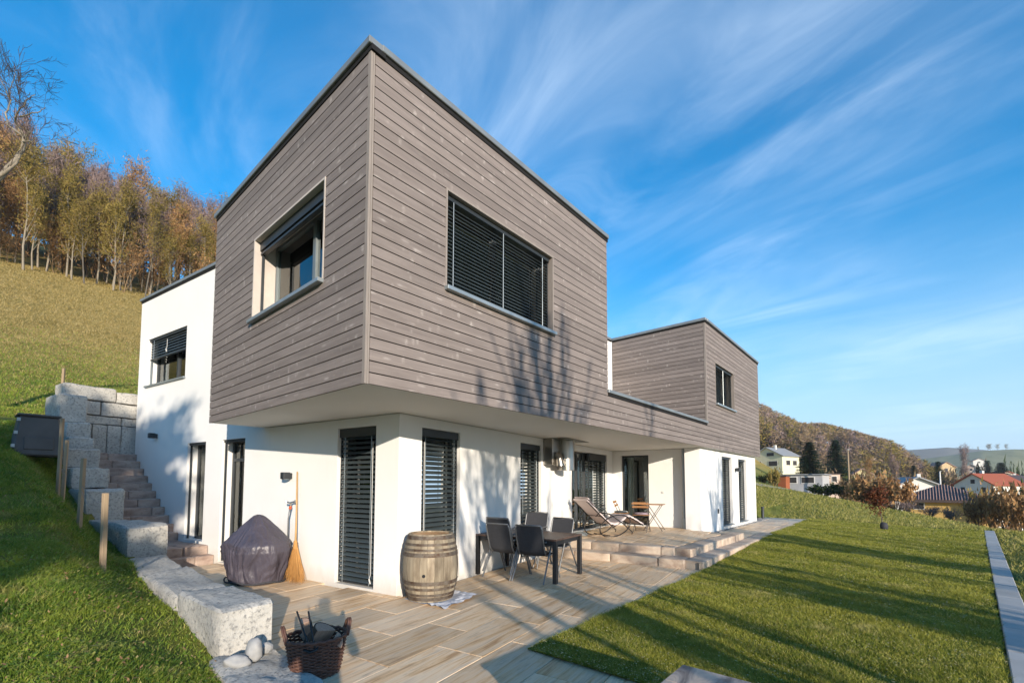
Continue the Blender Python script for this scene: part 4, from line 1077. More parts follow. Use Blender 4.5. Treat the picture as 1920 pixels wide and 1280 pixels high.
# covered grill -----------------------------------------------------------
simple('cover_fabric', (.075, .066, .086), (.052, .047, .062), 2.0, .40, .5, bump=.8, bscale=9, bd=.03, stretch=(1.4, 1.4, .45))
gr = thing('covered_grill', 'round garden grill under a shiny dark violet cover', 'grill cover', Gp(4.20, 7.50, 0), YAW_G)
def gfn(r, z, a):
    ex = 1 / (abs(cos(a) / .455) ** 2.3 + abs(sin(a) / .60) ** 2.3) ** (1 / 2.3)
    low = max(0.0, 1 - abs(z - .24) / .36); q = Vector((cos(a), sin(a), 0))
    w = a + .30 * noise.noise(q * 1.7 + Vector((0, 0, z * 2.0)))
    rid = lambda sc, zz, o: 1 - abs(noise.noise(Vector((cos(w) * sc + o, sin(w) * sc, z * zz)))) * 2.2
    fold = (.045 * rid(4.5, 1.2, 0) + .028 * rid(10, 2.5, 7) + .012 * rid(22, 5, 3) - .05) * (.25 + low)
    seam = -.03 * max(0, 1 - abs(z - .57) / .035)
    v = noise.noise(q * 1.6 + Vector((4, 0, z * 2.5)))
    lift = .05 * max(0, sin(a * 2.5 + .6)) * (z > .52) * r - .06 * (z > .52) * r * (.5 + .5 * cos(a - 1.2)) + .012 * rid(6, 6, 1) * (z > .6)
    return (r * ex * (1 + .07 * v) + (fold + seam) * (r > .15), z + lift)
prof = [(.02, .0), (.72, .004), (.75, .02)] + [(.75 + .25 * (k / 16) ** .8, .02 + .54 * k / 16) for k in range(1, 17)] + [(1.0, .60)] + [(1 - .86 * k / 14, .60 + .45 * (k / 14) ** .92) for k in range(1, 15)] + [(.06, 1.065), (.02, 1.07)]
m = MB(); m.lathe(prof, 180, fn=gfn); ob('cover', m.mesh('cover', M['cover_fabric'], smooth=True), gr)
m = MB(); m.tube([(.42 * cos(a), .545 * sin(a), .05 + .012 * sin(6 * a)) for a in [i * 2 * pi / 40 for i in range(41)]], .012, 6); ob('hem_cord', m.mesh('hem_cord', M['sling'], smooth=True), gr)
# sprinkler on a spike
simple('plastic_orange', (.55, .10, .03), rough=.4, bump=0)
sp_t = thing('sprinkler', 'metal lawn sprinkler on a spike with orange collar behind the covered grill', 'sprinkler', Gp(4.58, 7.27, 0))
m = MB(); m.tube([(0, 0, 0), (.0, 0, 1.0), (.035, -.02, 1.17)], [.010, .012, .017], 8); ob('spike', m.mesh('spike', M['chair_frame'], smooth=True), sp_t)
m = MB(); m.tube([(.033, -.019, 1.16), (.040, -.022, 1.21)], .022, 12); ob('collar', m.mesh('collar', M['plastic_orange'], smooth=True, autos=.6), sp_t)
m = MB(); m.tube([(.04, -.022, 1.2), (.045, -.025, 1.26)], .015, 8); m.tube([(-.02, -.03, 1.275), (.03, -.02, 1.265), (.11, -.01, 1.285)], [.016, .013, .018], 8); m.tube([(-.02, -.03, 1.26), (-.035, -.03, 1.295)], .014, 8); m.tube([(.105, -.01, 1.26), (.115, -.01, 1.31)], .014, 8)
ob('nozzle', m.mesh('nozzle', M['steel'], smooth=True, autos=.6), sp_t)
# besom
simple('broom_handle', (.50, .32, .14), (.40, .25, .11), 4, .5, stretch=(8, 8, 1), bump=.1)
simple('broom_straw', (.46, .25, .085), (.34, .17, .055), 4, .8, .2, bump=.1)
B0, B1 = Gp(4.47, 6.88, 0), Gp(4.665, 7.19, 1.79)
bro = thing('besom_broom', 'straw besom broom leaning against the white wall', 'broom', B0)
d_ = B1 - B0; nb0 = d_ * .335
m = MB(); m.tube([nb0 * .8, d_ * .6 + Vector((.006, 0, 0)), d_], [.017, .015, .013], 8); ob('handle', m.mesh('handle', M['broom_handle'], smooth=True), bro)
m = MB(); m.tube([nb0 * .86, nb0 * .98, nb0 * 1.09], [.040, .034, .024], 12)
for f in (.9, .97, 1.04): m.tube([nb0 * f, nb0 * (f + .02)], .043 - .06 * (f - .86), 12)
ob('binding', m.mesh('binding', M['broom_straw'], smooth=True, autos=.6), bro)
m = MB(); rr = random.Random(4); ax = (-Gp(0, 1)).normalized(); ay = Gp(-1, 0).normalized()
for i in range(420):
    u, v = rr.gauss(0, .55), rr.gauss(0, .5); u = max(-1.2, min(1.2, u)); v = max(-1, min(1, v)); L = rr.uniform(.72, 1.03)
    p0 = nb0 * .95 + ax * u * .024 + ay * v * .02; p1 = nb0 * .5 + ax * u * .11 + ay * v * .045; e = nb0 * (1 - L) * .9 + ax * (u * .20 + rr.uniform(-.02, .02)) + ay * v * .075
    e.z = max(e.z, .006); m.tube([p0, p1, e], [.0035, .003, .0016], 3, cap=False)
ob('bristles', m.mesh('bristles', M['broom_straw']), bro, kind='stuff')

# firewood basket ----------------------------------------------------------
simple('wicker', (.085, .042, .032), (.14, .072, .050), 14, .6, .35, bump=.2, bscale=50)
simple('split_wood', (.44, .30, .22), (.34, .22, .16), 5, .8, .15, stretch=(10, 10, 1), bump=.3)
simple('wood_bark', (.11, .075, .055), (.07, .048, .035), 8, .9, .1, stretch=(3, 3, 1), bump=.6, bd=.01)
BK = Vector((-1.655, 3.94, 0)); bk = thing('log_basket', 'dark wicker basket holding firewood on the patio', 'basket', BK, .5)
bra = lambda z: .172 + .052 * (z / .31) ** .9
NW = 28
for row in range(21):
    z = .012 + row * .0142; pts = []
    for k in range(NW * 4 + 1):
        a = 2 * pi * k / (NW * 4); w = (.0065 * cos(a * NW / 2 + pi * row)); rr_ = bra(z) + w; pts.append((rr_ * cos(a) * 1.06, rr_ * sin(a) * .95, z))
    m = MB(); m.tube(pts, .0075, 5, cap=False)
    if row == 0: mw = m
    else: mw.add(m.v, m.f)
ob('weave', mw.mesh('weave', M['wicker'], smooth=True), bk)
m = MB()
for k in range(NW): a = 2 * pi * (k + .5) / NW; m.tube([(bra(z) * cos(a) * 1.06, bra(z) * sin(a) * .95, z) for z in (.0, .1, .2, .31)], .006, 5)
m.lathe([(.02, .004), (.165, .004), (.165, .014), (.02, .014)], 24); ob('stakes', m.mesh('stakes', M['wicker'], smooth=True, autos=.8), bk)
for (z, r_, n_) in ((.312, .013, 20), (.085, .009, 0)):
    pts = [((bra(z) + .004 + .004 * sin(a * 20)) * cos(a) * 1.06, (bra(z) + .004 + .004 * sin(a * 20)) * sin(a) * .95, z + .005 * cos(a * 20)) for a in [i * 2 * pi / 96 for i in range(97)]]
    m = MB(); m.tube(pts, r_, 6, cap=False); ob('rim' if n_ else 'band', m.mesh('rim', M['wicker'], smooth=True), bk)
for s in (-1, 1):
    m = MB()
    for o in (-.008, .008):
        m.tube([(s * (.232 + .03 * sin(tt * pi)) + o, .078 * cos(tt * pi), .30 + .115 * sin(tt * pi) + .004 * sin(tt * 30)) for tt in [i / 16 for i in range(17)]], .0095, 6)
    ob('handle', m.mesh('handle', M['wicker'], smooth=True), bk)
def log(loc, rot, L, r, label, shape):
    t_ = thing('firewood', label, 'firewood', loc, rot, 'split logs in the basket'); m = MB(); n = len(shape)
    m.add([(x * r, y * r, -L / 2) for x, y in shape] + [(x * r * .97, y * r, L / 2) for x, y in shape], [tuple(range(n - 1, -1, -1)), tuple(range(n, 2 * n))] + [(k, (k + 1) % n, n + (k + 1) % n, n + k) for k in range(n)], 0)
    ob('wood', m.mesh('wood', M['split_wood'], bevel=.003), t_)
    arc = [i for i, (x, y) in enumerate(shape) if x * x + y * y > .9]
    if len(arc) > 2:
        m = MB(); o = [(shape[i][0] * r * 1.05, shape[i][1] * r * 1.05) for i in arc]; k = len(o)
        m.add([(x, y, -L / 2 - .001) for x, y in o] + [(x, y, L / 2 + .001) for x, y in o], [(i, i + 1, k + i + 1, k + i) for i in range(k - 1)]); ob('bark', m.mesh('bark', M['wood_bark'], smooth=True), t_)
wedge = [(0, 0)] + [(cos(a), sin(a)) for a in [i * .22 for i in range(8)]]
half = [(cos(a), sin(a)) for a in [i * pi / 9 for i in range(10)]]
log(BK + Vector((-.12, .02, .27)), (.25, -.2, .4), .30, .085, 'split log standing tallest in the basket', wedge)
log(BK + Vector((.01, -.02, .22)), (.5, .25, 1.2), .32, .11, 'broad pale split log leaning in the middle of the basket', half)
log(BK + Vector((.10, .03, .22)), (1.1, .5, .2), .27, .10, 'reddish split log on the right side of the basket', wedge)
log(BK + Vector((-.04, .09, .22)), (-.6, .4, 2.0), .28, .07, 'thin log with bark at the back of the basket', wedge)
# fire tongs stuck in the basket
tg = thing('fire_tongs', 'black iron fire tongs hooked over the basket rim', 'tongs', BK + Vector((.02, -.19, .25)))
for (x0, x1, z1) in ((.0, -.13, .30), (.045, -.035, .30)):
    m = MB(); m.tube([(x0 + .02, -.02, 0), (x0, -.015, .06), (x1, .05, z1)], [.007, .0075, .007], 6); ob('arm', m.mesh('arm', M['table_metal'], smooth=True), tg)
m = MB(); m.tube([(-.03, -.025, .018), (.02, -.03, -.004), (.07, -.02, .012), (.075, -.005, .03)], [.012, .011, .011, .007], 6); ob('jaw', m.mesh('jaw', M['table_metal'], smooth=True), tg)

# rocking lounger ------------------------------------------------------------
lo = thing('rocking_lounger', 'rocking garden lounger with pale rose cushion on the terrace', 'lounger', Gp(10.92, 3.95, ZT2), YAW_G - pi / 2 - .52)
cp = [(-.86, .90), (-.80, .86), (-.45, .56), (-.16, .34), (.0, .30), (.16, .36), (.36, .48), (.46, .49), (.62, .42), (.92, .27)]
def cush(u, v):
    n = len(cp) - 1; k = min(int(v * n), n - 1); f = v * n - k; y = cp[k][0] * (1 - f) + cp[k + 1][0] * f; z = cp[k][1] * (1 - f) + cp[k + 1][1] * f
    q = .012 * abs(sin(v * 46)); e = 1 - (2 * u - 1) ** 8
    return Vector(((u - .5) * .54, y, z + q + .012 * e))
m = MB(); m.sheet(cush, 10, 90, .045); ob('cushion', m.mesh('cushion', M['cushion_rose'], smooth=True, autos=1.0), lo)
m = MB(); m.sheet(lambda u, v: cush(u * .94 + .03, v * .14 + .015) + Vector((0, .02, .035 + .02 * sin(v * pi))), 8, 10, .05); ob('pillow', m.mesh('pillow', M['cushion_rose'], smooth=True, autos=1.0), lo)
for s in (-1, 1):
    m = MB(); x = s * .30
    m.tube([(x, .48 * cos(a) - .02, .255 + .25 * sin(a) + .07 * cos(a)) for a in [i * 2 * pi / 40 for i in range(41)]], .0135, 7, cap=False); ob('rocker_hoop', m.mesh('rocker_hoop', M['tube_dark'], smooth=True), lo)
    m = MB(); m.tube([(x, -.62, .50), (x, -.50, .60), (x, -.2, .55), (x, .25, .28), (x, .52, .08), (x, .50, .03)], .0125, 7); ob('arm', m.mesh('arm', M['tube_dark'], smooth=True), lo)
    m = MB(); m.tube([(s * .265, y, z - .05) for y, z in cp], .011, 7); ob('frame_tube', m.mesh('frame_tube', M['tube_dark'], smooth=True), lo)
m = MB()
for y, z in ((-.45, .50), (.40, .43), (.86, .24)): m.tube([(-.265, y, z), (.265, y, z)], .010, 6)
m.tube([(-.30, -.2, .03), (.30, -.2, .03)], .012, 6)
ob('cross_bar', m.mesh('cross_bar', M['tube_dark'], smooth=True), lo)
# bistro set
def bistro_chair(label, loc, rot, pad):
    t_ = thing('bistro_chair', label, 'chair', loc, rot, 'folding bistro chairs on the terrace')
    for s in (-1, 1):
        m = MB(); m.tube([(s * .19, .22, .0), (s * .19, -.02, .42), (s * .185, -.20, .80)], .010, 6); ob('leg', m.mesh('leg', M['bistro_metal'], smooth=True), t_)
        m = MB(); m.tube([(s * .17, -.24, .0), (s * .17, .18, .44)], .010, 6); ob('leg', m.mesh('leg', M['bistro_metal'], smooth=True), t_)
    for z in (.66, .755):
        m = MB(); m.box(-.215, .215, -.011, .011, -.03, .03); ob('back_slat', m.mesh('back_slat', M['bistro_wood'], bevel=.003), t_, (0, -.135 - (z - .66) * .45, z), (-.35, 0, 0))
    for i in range(5):
        m = MB(); m.box(-.20, .20, -.034, .034, -.014, 0); ob('seat_slat', m.mesh('seat_slat', M['bistro_wood'], bevel=.002), t_, (0, -.15 + i * .08, .45))
    m = MB(); m.tube([(-.19, .2, .06), (.19, .2, .06)], .008, 5); m.tube([(-.17, -.22, .06), (.17, -.22, .06)], .008, 5); ob('stretcher', m.mesh('stretcher', M['bistro_metal']), t_)
    if pad:
        m = MB(); m.lathe([(.02, .452), (.17, .452), (.195, .468), (.19, .49), (.15, .505), (.02, .507)], 20); ob('seat_pad', m.mesh('seat_pad', M[pad], smooth=True), t_)
simple('pad_floral', (.42, .33, .36), (.22, .16, .19), 40, .9, bump=0)
bistro_chair('folding wooden bistro chair with patterned cushion, its back to the patio', Gp(12.25, 3.50, ZT2), YAW_G - pi / 2 + .1, 'pad_floral')
bistro_chair('folding bistro chair with grey seat pad seen from the side by the recessed door', Gp(12.75, 4.22, ZT2), YAW_G + pi + .15, 'seat_grey')
bt_ = thing('bistro_table', 'small folding bistro table with wooden top on crossed legs', 'table', Gp(12.78, 3.30, ZT2), YAW_G + .1)
for i in range(6):
    m = MB(); m.box(-.28, .28, -.042, .042, -.018, 0); ob('top_slat', m.mesh('top_slat', M['bistro_wood'], bevel=.002), bt_, (0, -.225 + i * .09, .715))
for s in (-1, 1):
    for d_ in (-1, 1):
        m = MB(); m.tube([(s * .24, d_ * .25, 0), (s * .23, -d_ * .2, .695)], .0105, 6); ob('leg', m.mesh('leg', M['bistro_metal'], smooth=True), bt_)
m = MB(); m.tube([(-.24, .21, .06), (.24, .21, .06)], .008, 5); m.tube([(-.24, -.21, .06), (.24, -.21, .06)], .008, 5); ob('stretcher', m.mesh('stretcher', M['bistro_metal']), bt_)
m = MB(); m.sheet(lambda u, v: Vector(((u - .5) * .55, (v - .5) * .34, .03 + .05 * sin(pi * u) ** .6 * sin(pi * v) ** .5 + .01 * noise.noise(Vector((u * 5, v * 5, 0))))), 14, 12, .03)
fc = ob('folded_cushion', m.mesh('folded_cushion', M['seat_grey'], smooth=True), None, Gp(10.62, 4.55, ZT2), YAW_G + .3, 'low grey folded cushion on the floor by the sliding door', 'cushion')

# stakes, wire, composter, bollard ---------------------------------------------
simple('stake_wood', (.36, .27, .175), (.27, .20, .13), 4, .8, .2, stretch=(6, 6, .8), bump=.3, bscale=20, rnd=.12)
SK = [(2.15, 7.2, 1.47, .052, 'squared wooden stake nearest the viewer beside the stone wall'), (2.39, 9.0, 1.96, .050, 'wooden stake second from the viewer along the bank'), (2.70, 11.1, 2.36, .048, 'short wooden stake in front of the compost bin'), (2.565, 10.8, 2.71, .046, 'tall wooden stake overlapping the compost bin'), (3.66, 15.6, 4.47, .05, 'pale yellow stake behind the top of the stone wall')]
ends = []
for (a, b, zt, w, lab) in SK:
    p = Gp(a, b); zb = float(terrain(p.x, p.y)) - .08
    s_ = thing('wooden_stake', lab, 'stake', (p.x, p.y, zb), (0.012 * sin(b), .02 * cos(b * 3), .3 + b), 'wooden stakes along the bank'); m = MB(); h = zt - zb
    m.hexa([(-w / 2, -w / 2, 0), (w / 2, -w / 2, 0), (w / 2, w / 2, 0), (-w / 2, w / 2, 0), (-w / 2, -w / 2, h), (w / 2, -w / 2, h), (w / 2, w / 2, h), (-w / 2, w / 2, h)])
    ob('post', m.mesh('post', M['stake_wood'], bevel=.004), s_); ends.append(Vector((p.x, p.y, zb)))
m = MB()
for i in range(2):
    for f, dip in ((.55, .12), (.62, .05)):
        p, q = ends[i] + Vector((0, 0, f + .25)), ends[i + 1] + Vector((0, 0, f + .1)); m.tube([p.lerp(q, k / 8) - Vector((0, 0, dip * 4 * (k / 8) * (1 - k / 8))) for k in range(9)], .0022, 4)
ob('fence_wire', m.mesh('fence_wire', M['chair_frame']), None, label='thin slack wire strung between the first wooden stakes', cat='wire')
simple('compost_plastic', (.085, .083, .082), (.06, .058, .058), 3, .6, .35, bump=.1)
cpos = Gp(2.64, 12.55); cz = 2.20
cb = thing('compost_bin', 'dark grey plastic compost bin with a lower hatch on the bank', 'compost bin', (cpos.x, cpos.y, cz), YAW_G - .12)
m = MB(); b, t2 = .36, .27; H_ = .66
m.hexa([(-b, -b, -.1), (b, -b, -.1), (b, b, -.1), (-b, b, -.1), (-t2, -t2, H_), (t2, -t2, H_), (t2, t2, H_), (-t2, t2, H_)]); ob('body', m.mesh('body', M['compost_plastic'], bevel=.03), cb)
m = MB(); m.box(-.30, .30, -.30, .30, H_ - .004, H_ + .04); ob('lid', m.mesh('lid', M['compost_plastic'], bevel=.015), cb)
m = MB(); m.box(-.07, .07, -.02, .02, H_ + .04, H_ + .065); ob('lid_handle', m.mesh('lid_handle', M['seat_grey'], bevel=.004), cb)
m = MB(); sl_ = (b - t2) / (H_ + .1); y0 = -b + sl_ * .12; y1 = -b + sl_ * .36
m.hexa([(-.20, y0 - .02, .02), (.20, y0 - .02, .02), (.20, y0 + .03, .02), (-.20, y0 + .03, .02), (-.20, y1 - .02, .26), (.20, y1 - .02, .26), (.20, y1 + .03, .26), (-.20, y1 + .03, .26)]); ob('hatch', m.mesh('hatch', M['compost_plastic'], bevel=.01), cb)
m = MB()
for z in (.05, .3, .55):
    e = b - sl_ * (z + .1); m.box(-e - .02, -e + .03, -e - .015, -e + .03, z, z + .06)
ob('corner_clip', m.mesh('corner_clip', M['sill_metal']), cb)
bl_ = thing('bollard_light', 'slim dark bollard light at the far corner of the house', 'light', Up(21.15, 4.47, ZT1 - .01))
m = MB(); m.lathe([(.055, 0), (.055, .36), (.048, .365), (.048, .43)], 16); ob('post', m.mesh('post', M['anthracite'], smooth=True, autos=.5), bl_)
m = MB(); m.lathe([(.056, .43), (.056, .50), (.05, .505)], 16); ob('cap', m.mesh('cap', M['anthracite'], smooth=True, autos=.5), bl_)
# gravel strip at the foot of the block
g = np.random.default_rng(21); V = []; F = []
ico = [(0, 0, 1), (.894, 0, .447), (.276, .851, .447), (-.724, .526, .447), (-.724, -.526, .447), (.276, -.851, .447), (.724, .526, -.447), (-.276, .851, -.447), (-.894, 0, -.447), (-.276, -.851, -.447), (.724, -.526, -.447), (0, 0, -1)]
icf = [(0, 1, 2), (0, 2, 3), (0, 3, 4), (0, 4, 5), (0, 5, 1), (1, 6, 2), (2, 7, 3), (3, 8, 4), (4, 9, 5), (5, 10, 1), (6, 7, 2), (7, 8, 3), (8, 9, 4), (9, 10, 5), (10, 6, 1), (11, 7, 6), (11, 8, 7), (11, 9, 8), (11, 10, 9), (11, 6, 10)]
for k in range(1500):
    if k < 800: a, b = g.uniform(13.2, 19.35), g.uniform(4.205, 4.29)
    else: a, b = g.uniform(19.35, 20.9), g.uniform(4.22, 4.72)
    p = Up(a, b, ZT1 - .01 + g.uniform(0, .02)); s3 = g.uniform(.016, .038, 3); o = len(V)
    V += [(p.x + v[0] * s3[0], p.y + v[1] * s3[1], p.z + v[2] * s3[2] * .8) for v in ico]; F += [tuple(o + i for i in f) for f in icf]
ob('gravel', np_mesh('gravel', V, F, M['gravel']), label='grey gravel along the foot of the white block', cat='gravel', kind='stuff')
# low stone block beside the viewer
t = NT('polished_stone')
co = t.coord(); a_ = t.noise(t.coord((1, 3, 3)), 2.2, 6, .6, 1.2); b_ = t.noise(co, 5, 5, .6, .5)
col = t.ramp(a_, [(.36, (.13, .105, .09)), (.48, (.34, .29, .25)), (.57, (.50, .40, .31)), (.68, (.22, .19, .175))]); col = t.mix(t.rng(b_, .5, .7, 0, .5), col, (.22, .21, .215))
t.bump(b_, .1, .004); M['polished_stone'] = t.fin(col, .5, .4)
sb = thing('stone_bench', 'low block clad in veined stone slabs at the lawn corner', 'bench', Up(2.47, .60, 0), YAW_U)
m = MB(); m.box(-.45, .45, -.48, .48, -.05, .43); ob('base', m.mesh('base', M['polished_stone']), sb)
for (x0, x1, y0, y1) in ((-.47, .0, -.50, .10), (.004, .47, -.50, .10), (-.47, .18, .104, .50), (.184, .47, .104, .50)):
    m = MB(); m.box(x0, x1, y0, y1, .432, .46); ob('top_slab', m.mesh('top_slab', M['polished_stone'], bevel=.003), sb)
# ------------------------------------------------------------------ trees
def rvec(r): return Vector((r.gauss(0, 1), r.gauss(0, 1), r.gauss(0, 1))).normalized()
def grow(r, out, p, d, L, rad, lev, mx, o):
    n = o.get('seg', 4); pts = [p.copy()]; rs = [rad]; dd = d.copy()
    for i in range(n):
        dd = (dd + rvec(r) * o.get('wig', .22) + Vector((0, 0, o.get('up', .12)))).normalized(); p = p + dd * L / n
        pts.append(p.copy()); rs.append(max(rad * (1 - o.get('tap', .62) * (i + 1) / n), o.get('rmin', .004)))
    out.setdefault(lev, []).append((pts, rs))
    if lev >= mx: return
    k = r.randint(*o['kids'][min(lev, len(o['kids']) - 1)])
    for c in range(k):
        f = r.uniform(o.get('f0', .35) if lev else o.get('base', .35), 1.0); x = f * n; i = min(int(x), n - 1); q = pts[i].lerp(pts[i + 1], x - i); rr = rs[i] * (1 - (x - i)) + rs[i + 1] * (x - i)
        ax = dd.cross(rvec(r)); ax = ax.normalized() if ax.length > 1e-4 else Vector((1, 0, 0))
        loc = (pts[i + 1] - pts[i]).normalized()
        nd = Matrix.Rotation(r.uniform(*o.get('ang', (.45, .95))), 3, ax) @ loc
        grow(r, out, q, nd, L * r.uniform(*o.get('rat', (.45, .7))) * (1.15 - .5 * f if lev == 0 else 1), rr * r.uniform(.5, .72), lev + 1, mx, o)
def tree_mesh(seed, h, rad, o, mx, sides=(8, 5, 4, 3, 3)):
    r = random.Random(seed); out = {}
    grow(r, out, Vector((0, 0, -.25)), Vector((0, 0, 1)), h, rad, 0, mx, o)
    return out
def tubes(out, levs, sides=(8, 6, 4, 3, 3, 3)):
    m = MB()
    for l in levs:
        for pts, rs in out.get(l, []): m.tube(pts, rs, sides[min(l, 5)], cap=False)
    return m
def flakes(r, pts, size, asp, n, spread, up=.5):
    V = []; F = []
    for i in range(n):
        c, sc = pts[r.randrange(len(pts))]
        p = c + Vector((r.gauss(0, spread), r.gauss(0, spread), r.gauss(0, spread)))
        d = (rvec(r) + Vector((0, 0, up))).normalized(); s_ = d.orthogonal().normalized(); s_ = Matrix.Rotation(r.uniform(0, 6.28), 3, d) @ s_
        L = size * r.uniform(.5, 1.4); o = len(V); V += [p - s_ * L * asp, p + s_ * L * asp, p + d * L]; F.append((o, o + 1, o + 2))
    return V, F
def deciduous(name, seed, h, rad, o, mx, bark, twig, leaf=None, nleaf=0, lsize=.3, lasp=.2, spread=.35, twl=2, zmin=0.0):
    out = tree_mesh(seed, h, rad, o, mx); r = random.Random(seed + 1)
    tr_ = tubes(out, range(0, twl)).mesh('trunk', M[bark], smooth=True)
    mbk = tubes(out, range(twl, mx + 1)); mats = [M[twig]]
    if leaf:
        pts = [(p, 1) for l in range(max(1, mx - 1), mx + 1) for ps, _ in out.get(l, []) for p in ps[1:] if p.z > zmin]
        V, F = flakes(r, pts, lsize, lasp, nleaf, spread)
        mbk.add(V, F, 1); mats.append(M[leaf])
    return tr_, mbk.mesh('crown', mats)
PROTO = {}
def proto(key, *a, **k): PROTO[key] = deciduous(key, *a, **k)
OT = dict(kids=[(18, 22), (4, 6), (3, 4)], base=.28, up=.14, wig=.13, rat=(.22, .36), ang=(.4, .95), tap=.8, rmin=.012, f0=.25)
OB = dict(kids=[(15, 18), (5, 6), (4, 5)], base=.35, up=.30, wig=.14, rat=(.32, .46), ang=(.28, .62), tap=.8, rmin=.012, f0=.2)
proto('olive', 41, 11.5, .12, OT, 2, 'bark_pale', 'twig_brown', 'leaf_olive', 3600, .30, .12, .32, zmin=3.8)
proto('olive2', 43, 12.5, .11, OT, 2, 'bark_grey', 'twig_brown', 'leaf_olive', 3400, .30, .12, .32, zmin=4.2)
proto('russet', 47, 12.0, .11, OT, 2, 'bark_pale', 'twig_brown', 'leaf_russet', 3600, .32, .12, .34, zmin=4.2)
proto('bare', 51, 12.0, .16, OB, 3, 'bark_grey', 'twig_purple', 'twig_purple', 1500, .75, .035, .25, zmin=5)
proto('bare2', 53, 11.0, .13, OB, 3, 'bark_pale', 'twig_purple', 'twig_purple', 1500, .75, .035, .25, zmin=4)
proto('scrub', 57, 3.6, .05, dict(kids=[(12, 16), (5, 7), (3, 4)], base=.05, up=.25, wig=.25, rat=(.5, .8), ang=(.3, .9), tap=.7, rmin=.010, f0=.15), 2, 'twig_brown', 'twig_brown', 'leaf_russet', 700, .28, .16, .3, twl=1)
def place_tree(key, name, label, cat, loc, s, rz, group, sz=None):
    t_ = thing(name, label, cat, loc, (0, 0, rz), group); t_.scale = (s, s, s * (sz or 1))
    a, b = PROTO[key]; ob('trunk', a, t_); ob('crown', b, t_); return t_
rt = random.Random(77)
LAB = dict(olive='leafy olive-brown tree with pale trunk at the edge of the hillside wood', olive2='olive-brown tree with grey trunk inside the hillside wood', russet='russet-brown tree in the wood on the hill', bare='bare tree with purplish twigs standing high in the hillside wood', bare2='slender bare tree with pale trunk in the hillside wood', scrub='low brown scrub bush along the foot of the hillside wood')
def forest(n, b0, b1, a0, a1, keys, s0, s1):
    done = []
    for i in range(n):
        for tr in range(30):
            b = rt.uniform(b0, b1); a = rt.uniform(a0, a1) * b
            if all((a - q[0]) ** 2 + (b - q[1]) ** 2 > 1.6 for q in done): break
        done.append((a, b)); p = Up(a, b); z = float(terrain(p.x, p.y)); k = rt.choice(keys)
        nm = 'scrub_bush' if k == 'scrub' else ('bare_tree' if 'bare' in k else 'forest_tree')
        place_tree(k, nm, LAB[k], 'bush' if k == 'scrub' else 'tree', (p.x, p.y, z - .1), rt.uniform(s0, s1), rt.uniform(0, 6.28), 'trees of the hillside wood: ' + k, rt.uniform(.92, 1.15))
forest(40, 51.5, 57.5, -.06, .36, ['olive', 'olive', 'russet', 'olive2', 'bare2'], .52, .74)
forest(40, 57, 68, -.07, .38, ['olive2', 'bare', 'russet', 'bare', 'olive', 'bare2'], .66, .86)
forest(40, 68, 86, -.08, .40, ['bare', 'bare2', 'bare', 'russet'], .80, 1.0)
forest(40, 50.5, 66, -.05, .38, ['scrub'], .5, 1.0)
forest(60, 64, 92, -.08, .42, ['scrub'], 1.1, 1.9)
# big bare tree reaching in from the left
OBIG = dict(kids=[(5, 6), (4, 6), (3, 5)], base=.35, up=.06, wig=.3, rat=(.4, .65), ang=(.35, .9), tap=.72, rmin=.006, f0=.25)
base = at(-150, 800, 9.0); base.z = float(terrain(base.x, base.y)) - .2
big = thing('bare_walnut_tree', 'gnarled bare tree with twisting limbs reaching in from the left edge', 'tree', base)
r = random.Random(12); out = {}
limbs = [([(-150, 800, 9.0), (-150, 600, 9.1), (-120, 460, 9.1), (-60, 380, 9.0), (0, 335, 8.9), (22, 308, 8.9), (40, 282, 9.0), (44, 255, 9.0)], .085, .030),
         ([(44, 258, 9.0), (12, 236, 9.2), (10, 215, 9.3), (18, 190, 9.4), (17, 170, 9.5), (25, 152, 9.6), (26, 124, 9.6)], .024, .005),
         ([(44, 256, 9.0), (28, 235, 8.9), (29, 222, 8.8), (38, 206, 8.7), (50, 190, 8.6), (64, 180, 8.5)], .026, .006),
         ([(36, 221, 8.8), (55, 217, 8.7), (75, 210, 8.6), (84, 203, 8.6)], .016, .005),
         ([(-120, 460, 9.1), (-70, 390, 8.7), (-20, 345, 8.5), (10, 325, 8.4), (30, 306, 8.4), (40, 285, 8.4), (44, 265, 8.3), (52, 248, 8.2)], .045, .010),
         ([(18, 190, 9.4), (8, 170, 9.3), (-4, 146, 9.2)], .015, .005), ([(42, 268, 8.3), (60, 266, 8.2), (74, 258, 8.1)], .012, .004)]
m = MB(); kids = []
for pts, r0, r1 in limbs:
    P_ = [at(*q) - base for q in pts]; P_[0] = P_[0] if pts[0][1] != 800 else Vector((0, 0, 0))
    Q = []
    for i in range(len(P_) - 1):
        for k in range(3): Q.append(P_[i].lerp(P_[i + 1], k / 3) + rvec(r) * .015 * (i > 0))
    Q.append(P_[-1]); rs = [r0 + (r1 - r0) * (i / (len(Q) - 1)) ** .7 for i in range(len(Q))]
    m.tube(Q, rs, 8, cap=True); kids.append((Q, rs))
ob('trunk', m.mesh('trunk', M['bark_pale'], smooth=True), big)
for Q, rs in kids:
    for c in range(9 if len(Q) > 12 else 5):
        i = r.randrange(len(Q) // 3, len(Q)); d = rvec(r); d.z = abs(d.z) * .8 + .2; d.normalize()
        grow(r, out, Q[i], d, r.uniform(.35, .9), min(rs[i] * .45, .009), 2, 4, dict(OBIG, kids=[(3, 4)], rmin=.003, up=.05))
mm = MB()
for l, ls in out.items():
    for pts, rs in ls: mm.tube(pts, rs, 3, cap=False)
ob('crown', mm.mesh('crown', M['twig_dark']), big)
